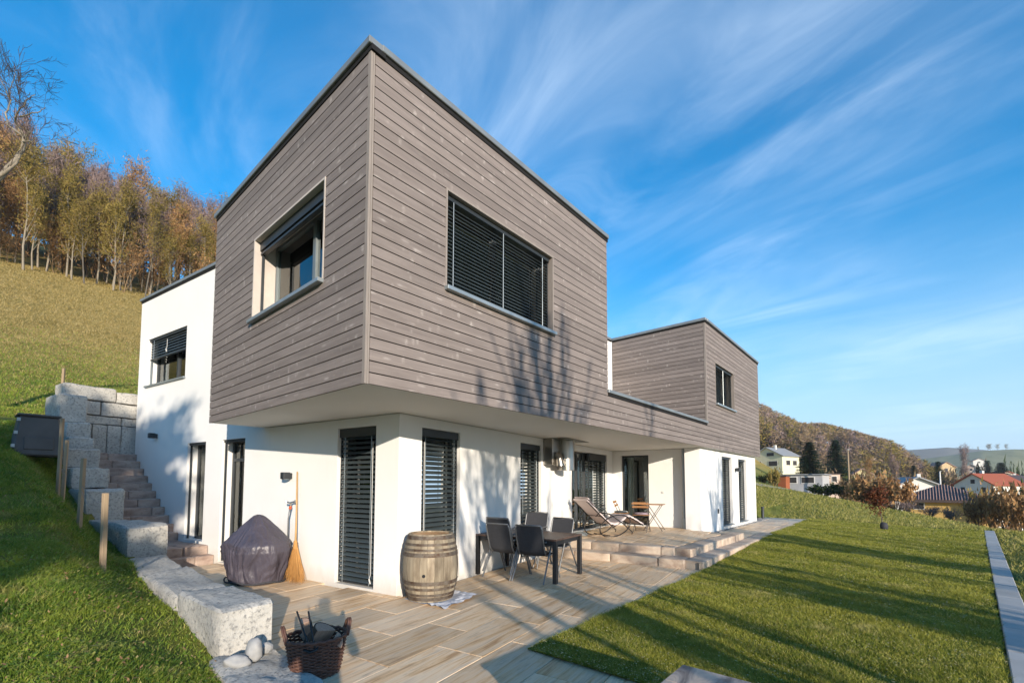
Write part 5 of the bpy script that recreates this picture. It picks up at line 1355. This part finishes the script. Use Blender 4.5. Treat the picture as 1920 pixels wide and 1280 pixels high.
# trees behind the viewpoint whose shadows fall on the garden and house
def qp(q, p): return Vector((q * .929 - p * .37, q * .37 + p * .929, 0))
OS = dict(kids=[(10, 12), (4, 6), (3, 4)], base=.20, up=.26, wig=.17, rat=(.42, .66), ang=(.25, .62), tap=.58, rmin=.016, f0=.2)
proto('garden_bare', 61, 6.6, .19, OS, 3, 'bark_grey', 'twig_dark', twl=2)
proto('garden_bare2', 67, 6.0, .16, OS, 3, 'bark_grey', 'twig_dark', twl=2)
OL = dict(kids=[(14, 16), (6, 8), (3, 4)], base=.38, up=.06, wig=.2, rat=(.25, .36), ang=(.6, 1.2), tap=.75, rmin=.012, f0=.3)
proto('garden_leafy', 71, 9.2, .20, OL, 2, 'bark_grey', 'twig_dark', 'leaf_green', 3900, .42, .42, .34, twl=1, zmin=2.5)
SHADE = [('garden_bare', 4.0, -6.5, 1.06, .4, 'bare garden tree standing behind the viewpoint'), ('garden_bare2', 7.5, -8, 1.12, 2.0, 'second bare garden tree behind the viewpoint'), ('garden_bare', 10.4, -7, 1.05, 4.1, 'bare garden tree behind the lawn strip'), ('garden_bare2', 13.6, -9, 1.15, 5.0, 'rightmost bare garden tree behind the viewpoint'),
         ('garden_leafy', -3.6, -13, .89, 1.0, 'leafy tree behind the viewpoint shading the bank'), ('garden_leafy', -6.2, -11, .72, 3.0, 'second leafy tree further left behind the viewpoint')]
for k, q, p, s, rz, lab in SHADE:
    P_ = qp(q, p); P_.z = float(terrain(P_.x, P_.y)) - .05
    place_tree(k, 'garden_tree', lab, 'tree', P_, s, rz, 'trees behind the viewpoint')
# young staked tree on the lawn
yt = Vector((12.55, 15.45, 0)); ua, ub = toU(yt.x, yt.y); yt.z = float(lawn_z(ua, ub))
yo = thing('young_tree', 'young thin tree with red-brown leaves planted at the end of the lawn', 'tree', yt)
out = tree_mesh(81, 1.45, .022, dict(kids=[(7, 9), (3, 4)], base=.5, up=.2, wig=.1, rat=(.3, .45), ang=(.5, 1.0), tap=.6, rmin=.004), 2)
ob('trunk', tubes(out, [0, 1]).mesh('trunk', M['bark_grey'], smooth=True), yo)
V, F = flakes(random.Random(3), [(p, 1) for l in (1, 2) for ps, _ in out.get(l, []) for p in ps], .055, .45, 1100, .09); m = tubes(out, [2]); m.add(V, F, 1)
ob('crown', m.mesh('crown', [M['twig_brown'], M['leaf_brownred']]), yo)
m = MB(); m.lathe([(.07, 0), (.11, .03), (.115, .14), (.09, .22), (.03, .25)], 14); wb = thing('water_bag', 'black watering bag at the foot of the young tree', 'bag', yt + Vector((-.03, -.05, .01))); ob('bag', m.mesh('bag', M['sling'], smooth=True), wb)
bm = bmesh.new(); bmesh.ops.create_uvsphere(bm, u_segments=16, v_segments=10, radius=.11); me = bpy.data.meshes.new('green_ball'); bm.to_mesh(me); bm.free(); me.materials.append(simple('ball_green', (.02, .30, .10), rough=.4, bump=0))
me.polygons.foreach_set('use_smooth', [True] * len(me.polygons))
pb = at(1883, 985, 19.5); pb.z = float(terrain(pb.x, pb.y)) + .10; ob('toy_ball', me, None, pb, label='bright green ball lying in the grass right of the strip', cat='ball')

# ------------------------------------------------------------------ the valley: path, hills, houses, trees
def march(x, y, t0=15, t1=900):
    d = FW + (x - 960) / FOC * RT - (y - PPY) / FOC * UPV; t = t0
    while t < t1:
        p = C0 + d * t
        if p.z < float(terrain(p.x, p.y)): return p
        t *= 1.004
    return C0 + d * t1
pts = [march(x, y) for x, y in ((1395, 903), (1440, 910), (1490, 919), (1540, 928), (1610, 941), (1700, 955))]
V = []; F = []; dense = []
for i in range(len(pts) - 1):
    for k in range(10): dense.append(pts[i].lerp(pts[i + 1], k / 10))
for i, p in enumerate(dense):
    d = (dense[min(i + 1, len(dense) - 1)] - dense[max(i - 1, 0)]).to_2d().normalized(); n = Vector((-d.y, d.x))
    for s in (-1, -.33, .33, 1):
        q = p.to_2d() + n * s * 1.7; V.append((q.x, q.y, float(terrain(q.x, q.y)) + .05))
F = [(i * 4 + j, i * 4 + 4 + j, i * 4 + 5 + j, i * 4 + 1 + j) for i in range(len(dense) - 1) for j in range(3)]
simple('path_gravel', (.40, .38, .35), (.31, .29, .26), 1.5, .95, .1, bump=.3)
ob('footpath', np_mesh('footpath', V, F, M['path_gravel']), label='pale gravel path crossing the meadow beyond the lawn', cat='path', kind='structure')
# far hills
def ridge(name, label, prof, mat, nv=14, depth=260, fwd=120, drop=40):
    V = []; n = 120
    xs = np.linspace(prof[0][0], prof[-1][0], n); ys = np.interp(xs, [q[0] for q in prof], [q[1] for q in prof]); Ds = np.interp(xs, [q[0] for q in prof], [q[2] for q in prof])
    for x, y, D in zip(xs, ys, Ds):
        top = at(x, y, D); base = top.copy(); dirv = Vector((top.x, top.y, 0)).normalized()
        for k in range(nv + 1):
            f = k / nv; p = top - dirv * fwd * (1 - f); z = top.z - drop * (1 - f) ** 1.3 * 1.0
            V.append((p.x, p.y, z + .8 * noise.noise(Vector((p.x * .01, p.y * .01, 2))) * (1 - f)))
        p = top + dirv * depth; V.append((p.x, p.y, top.z - 30))
    w = nv + 2; F = [(i * w + j, (i + 1) * w + j, (i + 1) * w + j + 1, i * w + j + 1) for i in range(n - 1) for j in range(w - 1)]
    return ob(name, np_mesh(name, V, F, mat, smooth=True), label=label, cat='hill', kind='structure')
grass_ground('far_field', [(.40, (.12, .135, .05)), (.5, (.20, .20, .085)), (.62, (.29, .255, .13))], .010, .05, .3, .2, .5)
grass_ground('far_wood', [(.40, (.06, .065, .05)), (.5, (.09, .09, .068)), (.62, (.125, .105, .085))], .01, .08, .5, .5, 2)
ridge('far_hill', 'open green hill across the valley', [(1700, 862, 1050), (1780, 852, 1030), (1840, 843, 1000), (1900, 840, 980), (2050, 842, 950), (2300, 850, 900)], M['far_field'], depth=300, fwd=430, drop=95)
ridge('far_ridge', 'distant wooded ridge at the end of the valley', [(1560, 850, 1600), (1700, 842, 1580), (1775, 837, 1560), (1830, 840, 1560), (1900, 846, 1560), (2200, 850, 1500)], M['far_wood'], depth=200, fwd=420, drop=110)
# conifers
def conifer_mesh(seed, h, r0):
    r = random.Random(seed); m = MB(); V = []; F = []
    m.tube([(0, 0, -.3), (0, 0, h * .97)], [h * .016, .02], 6)
    z = h * .06
    while z < h:
        f = 1 - z / h; R = r0 * (f ** .82) * r.uniform(.82, 1.1) + .12; n = int(9 + 14 * f)
        for k in range(n):
            a = r.uniform(0, 6.28); L = R * r.uniform(.75, 1.12); e = Vector((cos(a), sin(a), 0)); t_ = Vector((-sin(a), cos(a), 0))
            steps = max(3, int(L / .32))
            for s in range(steps):
                u = (s + .6) / steps; p = e * L * u + Vector((0, 0, z - .42 * L * u + .22 * L * u * u)); w = .36 * (1 - u * .5) * (.6 + r0 * .18)
                for sg in (-1, 1):
                    o = len(V); q = p + t_ * sg * w * r.uniform(.7, 1.3) + e * w * .5 + Vector((0, 0, -w * .35)); V += [p - e * .16 + Vector((0, 0, .04)), p + e * .28, q]; F.append((o, o + 1, o + 2))
        z += h * .020 * (.5 + f * .6) + .04
    c = MB(); c.add(V, F); return m.mesh('trunk', M['bark_grey']), c.mesh('crown', M['needle'])
CON = [conifer_mesh(5, 9.0, 3.1), conifer_mesh(6, 10.0, 2.4)]
def conifer(x, ybase, ytop, D, k, label, wscale=1.0):
    b = at(x, ybase, D); h = (at(x, ytop, D) - b).length; g_ = float(terrain(b.x, b.y)); t_ = thing('conifer', label, 'tree', (b.x, b.y, min(b.z, g_ + .3)), (0, 0, x), 'conifers of the village')
    hh = h + max(0, b.z - t_.location.z); s = hh / (9.0 if k == 0 else 10.0); t_.scale = (s * wscale, s * wscale, s)
    ob('trunk', CON[k][0], t_); ob('crown', CON[k][1], t_)
conifer(1520, 906, 826, 78, 0, 'broad dark spruce nearest the path', 1.15)
conifer(1568, 884, 822, 105, 0, 'dark spruce right behind the broad one', 1.0)
conifer(1714, 900, 870, 150, 0, 'spruce left of the grey low roof', 1.1)
conifer(1761, 906, 862, 120, 1, 'slim spruce behind the white pole', 1.0)
conifer(1852, 892, 860, 190, 1, 'pointed spruce behind the red-roofed house')
conifer(1878, 890, 864, 185, 0, 'spruce right of the pointed one')
conifer(1466, 868, 828, 160, 0, 'dark fir behind the cream house')
conifer(1835, 890, 872, 210, 0, 'small dark fir left of the pointed spruce')
# bushes and hedges
def bush_mesh(seed, leaf, twig, n=900, size=.16, asp=.35, stems=26):
    r = random.Random(seed); m = MB(); pts = []
    for i in range(stems):
        a = r.uniform(0, 6.28); R = r.uniform(.1, 1) ** .6; e = Vector((cos(a) * R, sin(a) * R, r.uniform(.55, 1.05) * (1.05 - .35 * R))); P_ = [Vector((cos(a) * .12, sin(a) * .12, -.1)), e * .5 + rvec(r) * .08, e]; m.tube(P_, [.022, .016, .006], 3, cap=False)
        for k in range(5): q = P_[1].lerp(e, r.random()); m.tube([q, q + (rvec(r) + Vector((0, 0, .5))).normalized() * .3], [.008, .003], 3, cap=False); pts.append((q, 1))
        pts += [(P_[1], 1), (e, 1), (e * .8, 1)]
    V, F = flakes(r, pts, size, asp, n, .11); m2 = MB(); m2.add(V, F)
    return m.mesh('stems', M[twig]), m2.mesh('foliage', M[leaf])
BU = dict(russet=bush_mesh(1, 'leaf_russet', 'twig_brown'), brown=bush_mesh(2, 'leaf_wood', 'twig_brown', 700), green=bush_mesh(3, 'leaf_green', 'twig_dark', 1300), bare=bush_mesh(4, 'twig_purple', 'twig_purple', 500, .3, .05, 40), olive=bush_mesh(7, 'leaf_olive', 'twig_brown', 1000))
def bush(x, ybase, ytop, wpx, D, kind, label, name='bush', group=None):
    b = at(x, ybase, D); g_ = float(terrain(b.x, b.y)); h = (at(x, ytop, D) - b).length; z = min(b.z, g_ + .1); h += b.z - z; w = wpx / FOC * D / 2
    t_ = thing(name, label, 'bush', (b.x, b.y, z), (0, 0, x * .7), group or 'bushes beyond the lawn'); t_.scale = (w, w, h); a, c = BU[kind]; ob('stems', a, t_); ob('foliage', c, t_)
for (x, yb, yt_, w, D, k, lab) in ((1432, 903, 888, 26, 62, 'olive', 'clipped dark hedge below the cream house'), (1452, 905, 876, 30, 60, 'olive', 'round olive shrub left of the orange shed'), (1545, 925, 905, 60, 52, 'green', 'dark green low shrub under the broad spruce'), (1590, 930, 895, 50, 54, 'brown', 'brown shrub by the tall pole'), (1640, 936, 885, 70, 48, 'russet', 'large russet bush left of the young tree'), (1680, 945, 893, 60, 46, 'russet', 'large russet bush right of the young tree'), (1618, 935, 906, 50, 50, 'olive', 'low olive bush in the gap of the hedge'), (1702, 956, 938, 34, 44, 'bare', 'thin bare bush left of the ochre house'),
        (1745, 962, 946, 40, 44, 'bare', 'bare purplish bush before the ochre wall'), (1785, 966, 950, 34, 43, 'bare', 'second bare purplish bush before the ochre wall'), (1836, 966, 930, 40, 41, 'russet', 'brown bush at the corner of the ochre house'), (1862, 970, 912, 52, 40, 'russet', 'tall brown bush right of the ochre house'), (1890, 975, 908, 54, 38, 'russet', 'tall russet bush near the right edge'), (1918, 980, 915, 54, 36, 'russet', 'brown bush at the right edge'), (1905, 935, 905, 44, 60, 'green', 'dark green bush behind the right hedge'), (1830, 945, 915, 40, 60, 'olive', 'olive bush below the red-roofed house'), (1560, 905, 880, 40, 90, 'brown', 'brown shrub behind the broad spruce'), (1610, 905, 880, 46, 95, 'brown', 'brown shrub before the yellow cottage'), (1660, 905, 884, 50, 95, 'bare', 'bare shrub between the cottages'), (1730, 908, 888, 40, 120, 'brown', 'brown shrub behind the grey roof'), (1790, 900, 880, 44, 150, 'brown', 'brown shrub left of the red-roofed house'), (1840, 884, 872, 50, 230, 'brown', 'distant brown thicket behind the red roof'), (1900, 886, 868, 40, 200, 'green', 'dark evergreen at the far right')):
    bush(x, yb, yt_, w, D, k, lab)
# village houses
def wallmat(n, c): return simple(n, c, tuple(v * .86 for v in c), 1.2, .9, .1, bump=.1)
simple('roof_grey', (.30, .31, .32), (.23, .24, .25), 2, .6, .3, bump=.3, bscale=6, stretch=(1, 6, 6)); simple('roof_red', (.36, .105, .055), (.29, .08, .045), 3, .8, .2, bump=.4, bscale=8); simple('roof_brown', (.085, .06, .055), (.06, .043, .04), 2, .6, .3, bump=.2); simple('roof_pale', (.46, .42, .38), (.38, .34, .30), 2, .7, bump=.2); simple('roof_rose', (.34, .22, .18), (.28, .17, .14), 2, .8, bump=.2)
wallmat('wall_cream', (.66, .64, .47)); wallmat('wall_ochre', (.60, .40, .14)); wallmat('wall_white', (.68, .66, .62)); wallmat('wall_yellow', (.62, .54, .30)); wallmat('wall_pink', (.60, .47, .38)); wallmat('wall_tan', (.50, .38, .22)); wallmat('wall_grey', (.40, .40, .41)); wallmat('wall_orange', (.30, .10, .045))
def vhouse(name, label, x, yb, D, w, d, hw_, hr, yaw, wall, roof, typ='gable', wins=(), over=.5, chim=None, ridge='y', down=3.0, cat='house', tiles=0):
    b = at(x, yb, D); az = atan2(b.x, b.y); down = max(down, b.z - float(terrain(b.x, b.y)) + 1.5); t_ = thing(name, label, cat, b, (0, 0, -az + yaw), 'houses of the village'); X, Y_ = w / 2, d
    m = MB()
    if typ == 'gable' and ridge == 'y':
        P_ = [(-X, -down), (X, -down), (X, hw_), (0, hw_ + hr), (-X, hw_)]; m.add([(p, 0, z) for p, z in P_] + [(p, Y_, z) for p, z in P_], [(0, 1, 2, 3, 4), (9, 8, 7, 6, 5), (0, 5, 6, 1), (1, 6, 7, 2), (4, 9, 5, 0)])
    elif typ == 'gable':
        m.box(-X, X, 0, Y_, -down, hw_); m.add([(-X, 0, hw_), (-X, Y_, hw_), (-X, Y_ / 2, hw_ + hr), (X, 0, hw_), (X, Y_, hw_), (X, Y_ / 2, hw_ + hr)], [(0, 2, 1), (3, 4, 5)])
    else: m.box(-X, X, 0, Y_, -down, hw_)
    ob('wall', m.mesh('wall', M[wall]), t_)
    m = MB(); o = over; th = .22
    def slope(a, b_, c, e):
        n = (Vector(b_) - Vector(a)).cross(Vector(c) - Vector(a)).normalized(); n = n if n.z > 0 else -n; q = [Vector(v) for v in (a, b_, c, e)]
        m.hexa([v + n * .03 for v in q] + [v + n * (.03 + th) for v in q])
    if typ == 'gable' and ridge == 'y':
        k = hr / X
        for s in (-1, 1): slope((0, -o, hw_ + hr), (s * (X + o), -o, hw_ - o * k), (s * (X + o), Y_ + o, hw_ - o * k), (0, Y_ + o, hw_ + hr))
    elif typ == 'gable':
        k = hr / (Y_ / 2)
        for s in (0, 1):
            y0 = -o if s == 0 else Y_ + o; slope((-X - o, y0, hw_ - o * k), (X + o, y0, hw_ - o * k), (X + o, Y_ / 2, hw_ + hr), (-X - o, Y_ / 2, hw_ + hr))
    elif typ == 'hip':
        a0, a1, y0, y1 = -X - o, X + o, -o, Y_ + o; q = (y1 - y0) / 2; rx = max(.3, (a1 - a0) / 2 - q * 1.15); zc_ = hw_ + hr; ym = (y0 + y1) / 2
        m.add([(a0, y0, hw_), (a1, y0, hw_), (a1, y1, hw_), (a0, y1, hw_), (-rx, ym, zc_), (rx, ym, zc_)], [(0, 1, 5, 4), (1, 2, 5), (2, 3, 4, 5), (3, 0, 4), (3, 2, 1, 0)]); m.box(a0 - .05, a1 + .05, y0 - .05, y1 + .05, hw_ - .35, hw_ - .01)
    else: m.box(-X - o, X + o, -o, Y_ + o, hw_, hw_ + hr)
    rf = ob('roof', m.mesh('roof', M[roof]), t_)
    if tiles:                                    # standing ribs on the front hip slope
        a0, a1, y0 = -X - over, X + over, -over; q = (Y_ + 2 * over) / 2; rx = max(.3, (a1 - a0) / 2 - q * 1.15)
        for i in range(tiles):
            u = (i + .5) / tiles; xb = a0 + (a1 - a0) * u; f = min(1, (xb - a0) / (a1 - rx * 0 - a0) * 2 if xb < 0 else (a1 - xb) / (a1) * 1); 
            lim = min(1.0, ((xb - a0) if xb < 0 else (a1 - xb)) / ((a1 - a0) / 2 - rx)); mm = MB(); p0 = Vector((xb, y0 - .02, hw_ + .03)); p1 = Vector((xb, y0 + q * lim, hw_ + hr * lim + .03)); mm.tube([p0, p1], .055, 4); ob('rib', mm.mesh('rib', M['roof_pale' if False else 'roof_rose']), rf)
    if chim: m = MB(); m.box(chim[0] - .3, chim[0] + .3, chim[1] - .3, chim[1] + .3, hw_, hw_ + hr + .9); ob('chimney', m.mesh('chimney', M['wall_white']), rf)
    for (f, u, z, ww, wh) in wins:
        m = MB(); g_ = MB()
        if f == 'f': m.box(u - ww / 2 - .1, u + ww / 2 + .1, -.06, -.002, z - .1, z + wh + .1); g_.box(u - ww / 2, u + ww / 2, -.09, -.062, z, z + wh)
        elif f == 'r': m.box(X + .002, X + .06, u - ww / 2 - .1, u + ww / 2 + .1, z - .1, z + wh + .1); g_.box(X + .062, X + .09, u - ww / 2, u + ww / 2, z, z + wh)
        wn_ = ob('window', m.mesh('window', M['wall_white']), t_); ob('pane', g_.mesh('pane', M['room_dark']), wn_)
    return t_
vhouse('cottage', 'cream house with grey solar roof on the slope', 1438, 876, 140, 9.5, 9, 3.6, 2.6, -.55, 'wall_cream', 'roof_grey', wins=(('f', -2.6, .6, 1.8, 1.4), ('f', 2.0, .6, 2.6, 1.4), ('f', 1.2, 3.6, 2.2, 1.0), ('r', 3, .8, 2, 1.4), ('r', 6.5, .8, 2, 1.4)), chim=(1.0, 3))
vhouse('shed', 'small orange-red garden shed beside the path', 1466, 906, 62, 1.0, 1.6, 1.0, .15, -.3, 'wall_orange', 'roof_brown', 'flat', down=1, over=.1, cat='shed')
vhouse('carport', 'low grey carport under the broad spruce', 1500, 905, 66, 5.5, 5, 1.25, .12, -.2, 'wall_grey', 'roof_grey', 'flat', wins=(('f', -1.2, .1, 1.6, .8), ('f', 1.0, .1, 1.5, .8)), down=1.5, over=.3, cat='carport')
vhouse('garden_hut', 'pale stone hut right of the broad spruce', 1560, 904, 84, 2.6, 3, 1.6, .15, .2, 'wall_pink', 'roof_brown', 'flat', down=1.5, over=.15, cat='hut', wins=(('f', .4, .3, .7, .9),))
vhouse('cottage', 'small yellow cottage behind the bare shrubs', 1618, 902, 130, 4.2, 6, 2.2, 1.5, .2, 'wall_yellow', 'roof_rose', wins=(('f', 0, .6, .9, 1.1),))
vhouse('cottage', 'long low white house with pale roof high on the slope', 1652, 884, 220, 11, 6, 2.6, 1.8, .1, 'wall_white', 'roof_pale', ridge='x', wins=(('f', -3, .8, 1.4, 1.2), ('f', 0, .8, 1.4, 1.2), ('f', 3, .8, 1.4, 1.2)))
vhouse('cottage', 'pink house with steep rose roof above the others', 1680, 868, 270, 10, 9, 3, 3.2, .9, 'wall_pink', 'roof_rose', wins=(('f', -2, 1, 1.4, 1.3), ('f', 2, 1, 1.4, 1.3), ('r', 4, 1, 1.6, 1.3)))
vhouse('cottage', 'pale pink two-storey house left of a spruce', 1690, 902, 165, 6.5, 8, 3.2, 1.4, -.3, 'wall_pink', 'roof_rose', wins=(('f', -1.8, 2.0, .8, 1.2), ('f', 0, 2.0, .8, 1.2), ('f', 1.8, 2.0, .8, 1.2)))
vhouse('cottage', 'low white house with wide grey roof behind the ochre house', 1722, 926, 96, 8.6, 9, 1.6, 2.0, .35, 'wall_white', 'roof_grey', wins=(('f', -2.2, .1, 1.5, .9), ('f', 1.4, .2, 2.0, .8)), over=.8, chim=(2, 5))
vhouse('bungalow', 'ochre bungalow with dark ribbed hip roof nearest the lawn', 1772, 960, 62, 8.6, 9.5, 1.8, 2.05, .02, 'wall_ochre', 'roof_brown', 'hip', wins=(('f', -2.6, .5, 1.0, .8),), over=.9, tiles=34)
vhouse('cottage', 'white gabled house with bright red tiled roof', 1826, 932, 112, 8.4, 9, 3.3, 2.6, -.62, 'wall_white', 'roof_red', wins=(('f', -2.2, 1.6, .9, 1.1), ('f', 2.2, 1.6, .9, 1.1), ('f', 0, 3.6, .9, 1.0), ('r', 2, 1.6, 1.0, 1.3), ('r', 6, 1.6, 1, 1.3)), chim=(-.8, 4))
vhouse('cottage', 'grey gabled house right of the red roof', 1876, 926, 140, 7, 9, 3.6, 2.4, -.5, 'wall_grey', 'roof_brown', wins=(('f', 0, 3.0, .6, .6),))
vhouse('cottage', 'tan house with dark roof at the right edge of the village', 1908, 928, 150, 7, 9, 4.0, 2.6, .3, 'wall_tan', 'roof_brown', wins=(('f', -1.5, 1.5, 1, 1.2), ('f', 1.5, 1.5, 1, 1.2)), chim=(.5, 3))
vhouse('cottage', 'rose house with low roof beyond the tan house', 1890, 905, 190, 9, 8, 3.0, 2.2, .5, 'wall_pink', 'roof_red', wins=(('f', 0, 1.2, 1.2, 1.2),))
vhouse('tower_house', 'narrow pale tower house behind the bare poplar', 1822, 890, 210, 2.6, 3, 4.4, .8, 0, 'wall_pink', 'roof_pale', wins=(('f', 0, 2.4, .8, 1.0), ('f', 0, .6, .8, 1.0)))
vhouse('cottage', 'small white house far up the valley', 1836, 868, 420, 8, 7, 3, 2, .3, 'wall_white', 'roof_rose', wins=(('f', 0, 1, 1.5, 1.2),))
vhouse('cottage', 'pale house half hidden by trees left of the poplar', 1775, 884, 240, 9, 8, 2.8, 2.6, .7, 'wall_tan', 'roof_rose', wins=(('f', 0, 1, 1.3, 1.2),))
vhouse('cottage', 'pale roofed house in the trees above the yellow cottage', 1612, 873, 250, 10, 8, 2.8, 2.6, .8, 'wall_white', 'roof_rose', wins=(('f', 1.5, 1, 1.3, 1.2),))
# poles
def pole(x, yb, yt_, D, r_, mat, label):
    b = at(x, yb, D); h = (at(x, yt_, D) - b).length; z = min(b.z, float(terrain(b.x, b.y))); t_ = thing('utility_pole', label, 'pole', (b.x, b.y, z)); m = MB(); m.tube([(0, 0, -.2), (0, 0, h + b.z - z)], [r_ * 1.2, r_ * .8], 8); ob('shaft', m.mesh('shaft', M[mat], smooth=True), t_); m = MB(); m.box(-r_ * 1.3, r_ * 1.3, -r_ * 1.3, r_ * 1.3, h + b.z - z, h + b.z - z + .08); ob('cap', m.mesh('cap', M['zinc']), t_)
pole(1764, 915, 882, 90, .14, 'wall_white', 'white pole in front of the slim spruce')
pole(1593, 920, 842, 60, .10, 'stake_wood', 'tall wooden utility pole behind the hedge')
# bare poplar and lone trees
def far_tree(key, x, yb, yt_, D, name, label, group, w=1.0):
    b = at(x, yb, D); h = (at(x, yt_, D) - b).length; z = float(terrain(b.x, b.y)) if D < 600 else b.z; z = min(z, b.z); h += b.z - z; s = h / 11.5
    t_ = place_tree(key, name, label, 'tree', (b.x, b.y, z), s, x * .37, group); t_.scale = (s * w, s * w, s)
far_tree('bare2', 1810, 900, 852, 170, 'poplar_tree', 'tall bare pale poplar in the middle of the village', 'lone trees of the village', .8)
far_tree('bare', 1676, 945, 868, 70, 'bare_tree', 'bare dark tree rising behind the russet bushes', 'lone trees of the village', .7)
far_tree('russet', 1630, 935, 872, 75, 'forest_tree', 'brown leafless tree left of the russet bushes', 'lone trees of the village', .6)
for i, (x, w) in enumerate(((1833, 1.3), (1852, 2.2), (1858, 1.8), (1872, 1.7), (1885, 1.7))):
    far_tree('olive2', x, 845, 833 if i else 837, 975, 'ridge_tree', ('small round tree leftmost on the far green hill', 'dark clump of trees on the crest of the far hill', 'dark tree right in the clump on the far hill', 'round tree second from the right on the far hill', 'round tree rightmost on the far hill')[i], 'trees on the far hill crest', w)
# woodland on the slope behind the village (one mass)
rw_ = random.Random(31); TV = []; TF = []; TM = []
def wood_tree(p, h, w, kind):
    tr = MB(); tr.tube([p - Vector((0, 0, .5)), p + Vector((rw_.gauss(0, .3), rw_.gauss(0, .3), h * .8))], [.16, .05], 3, cap=False)
    for k in range(9):
        a = rw_.uniform(0, 6.28); z0 = rw_.uniform(.3, .75) * h; e = Vector((cos(a) * w * .8, sin(a) * w * .8, rw_.uniform(.15, .35) * h)); q = p + Vector((0, 0, z0)); tr.tube([q, q + e], [.08, .03], 3, cap=False)
    o = len(TV); TV.extend(tr.v); 
    for f in tr.f: TF.append((o + f[0], o + f[1], o + f[2])); TF.append((o + f[0], o + f[2], o + f[3])); TM.extend([3, 3])
    n = 210
    for k in range(n):
        a = rw_.uniform(0, 6.28); zz = rw_.betavariate(1.7, 1.3); R = w * (sin(pi * min(1, .12 + .88 * zz)) ** .6) * sqrt(rw_.random()); c = p + Vector((cos(a) * R, sin(a) * R, h * (.22 + .80 * zz)))
        d = (rvec(rw_) + Vector((0, 0, .7))).normalized(); s_ = d.orthogonal().normalized(); L = rw_.uniform(.5, 1.5); ws_ = L * rw_.uniform(.10, .26); o = len(TV); TV.extend([tuple(c - s_ * ws_), tuple(c + s_ * ws_), tuple(c + d * L)]); TF.append((o, o + 1, o + 2)); TM.append(kind)
cnt = 0
for i in range(1500):
    x = rw_.uniform(1405, 1800); az = math.atan((x - 960) / FOC)
    dmin = np.interp(x, [1405, 1480, 1560, 1650, 1720, 1800], [172, 170, 165, 190, 215, 250]); dmax = np.interp(x, [1405, 1500, 1600, 1700, 1800], [270, 290, 320, 370, 430])
    D = rw_.uniform(dmin, dmax); px_w, py_w = D * sin(az), D * cos(az); z = float(terrain(px_w, py_w)); h = rw_.uniform(8, 14) * (.75 if x > 1680 else 1.0); kd = rw_.choices([0, 1, 2], [5, 3, 2])[0]
    # keep the crest of the wood where the photograph shows it
    top = np.interp(x, [1405, 1430, 1470, 1500, 1545, 1600, 1640, 1690, 1740, 1800], [745, 755, 775, 792, 792, 806, 818, 828, 846, 864]); ymax = 905 - (z + h - 1.6) / (D * cos(az)) * FOC
    if ymax < top: h -= (top - ymax) / FOC * D * cos(az)
    if h < 3.5: continue
    wood_tree(Vector((px_w, py_w, z)), h, h * rw_.uniform(.24, .34), kd); cnt += 1
    if cnt > 620: break
ob('woodland', np_mesh('woodland', TV, TF, [M['leaf_wood'], M['leaf_olive'], M['twig_purple'], M['bark_grey']], mi=TM), label='leafless brown woodland covering the slope behind the village', cat='woodland', kind='stuff')

# ------------------------------------------------------------------ the photographer, standing behind the camera
ph = [(0, 0, .95), (0, .0, 1.15), (0, .01, 1.38), (0, .0, 1.50), (0, .02, 1.60), (0, .03, 1.70), (.20, 0, 1.42), (.30, .04, 1.16), (.16, .26, 1.30), (-.20, 0, 1.42), (-.30, .04, 1.16), (-.16, .26, 1.30), (.10, 0, .90), (.13, .03, .48), (.14, -.02, .06), (.15, .14, .03), (-.10, 0, .90), (-.13, .03, .48), (-.14, -.02, .06), (-.15, .14, .03)]
pr = [.15, .14, .17, .065, .09, .085, .07, .055, .04, .07, .055, .04, .10, .07, .05, .045, .10, .07, .05, .045]
pe = [(0, 1), (1, 2), (2, 3), (3, 4), (4, 5), (2, 6), (6, 7), (7, 8), (2, 9), (9, 10), (10, 11), (0, 12), (12, 13), (13, 14), (14, 15), (0, 16), (16, 17), (17, 18), (18, 19)]
me = bpy.data.meshes.new('person'); me.from_pydata(ph, pe, []); me.materials.append(simple('jacket', (.05, .06, .08), rough=.8))
pe_o = ob('person', me, None, (.16, -.52, 0), .25, 'person in a dark jacket holding a camera behind the viewpoint', 'person')
sk = pe_o.modifiers.new('skin', 'SKIN')
for i, v in enumerate(me.skin_vertices[0].data): v.radius = (pr[i], pr[i]); v.use_root = (i == 0)
su = pe_o.modifiers.new('sub', 'SUBSURF'); su.levels = su.render_levels = 2

# ------------------------------------------------------------------ thin valley haze
m = MB(); m.box(-2600, 3200, -1100, 3200, -130, 142)
hz = NT('haze'); hz.n.remove(hz.b)
pv = hz.n.new('ShaderNodeVolumePrincipled'); pv.inputs['Color'].default_value = (.80, .88, 1.0, 1); pv.inputs['Density'].default_value = HAZE; pv.inputs['Anisotropy'].default_value = 0.0
hz.lk(pv.outputs[0], hz.out.inputs['Volume'])
ob('haze', m.mesh('haze', hz.mat), label='thin bluish haze filling the valley air', cat='haze', kind='stuff')
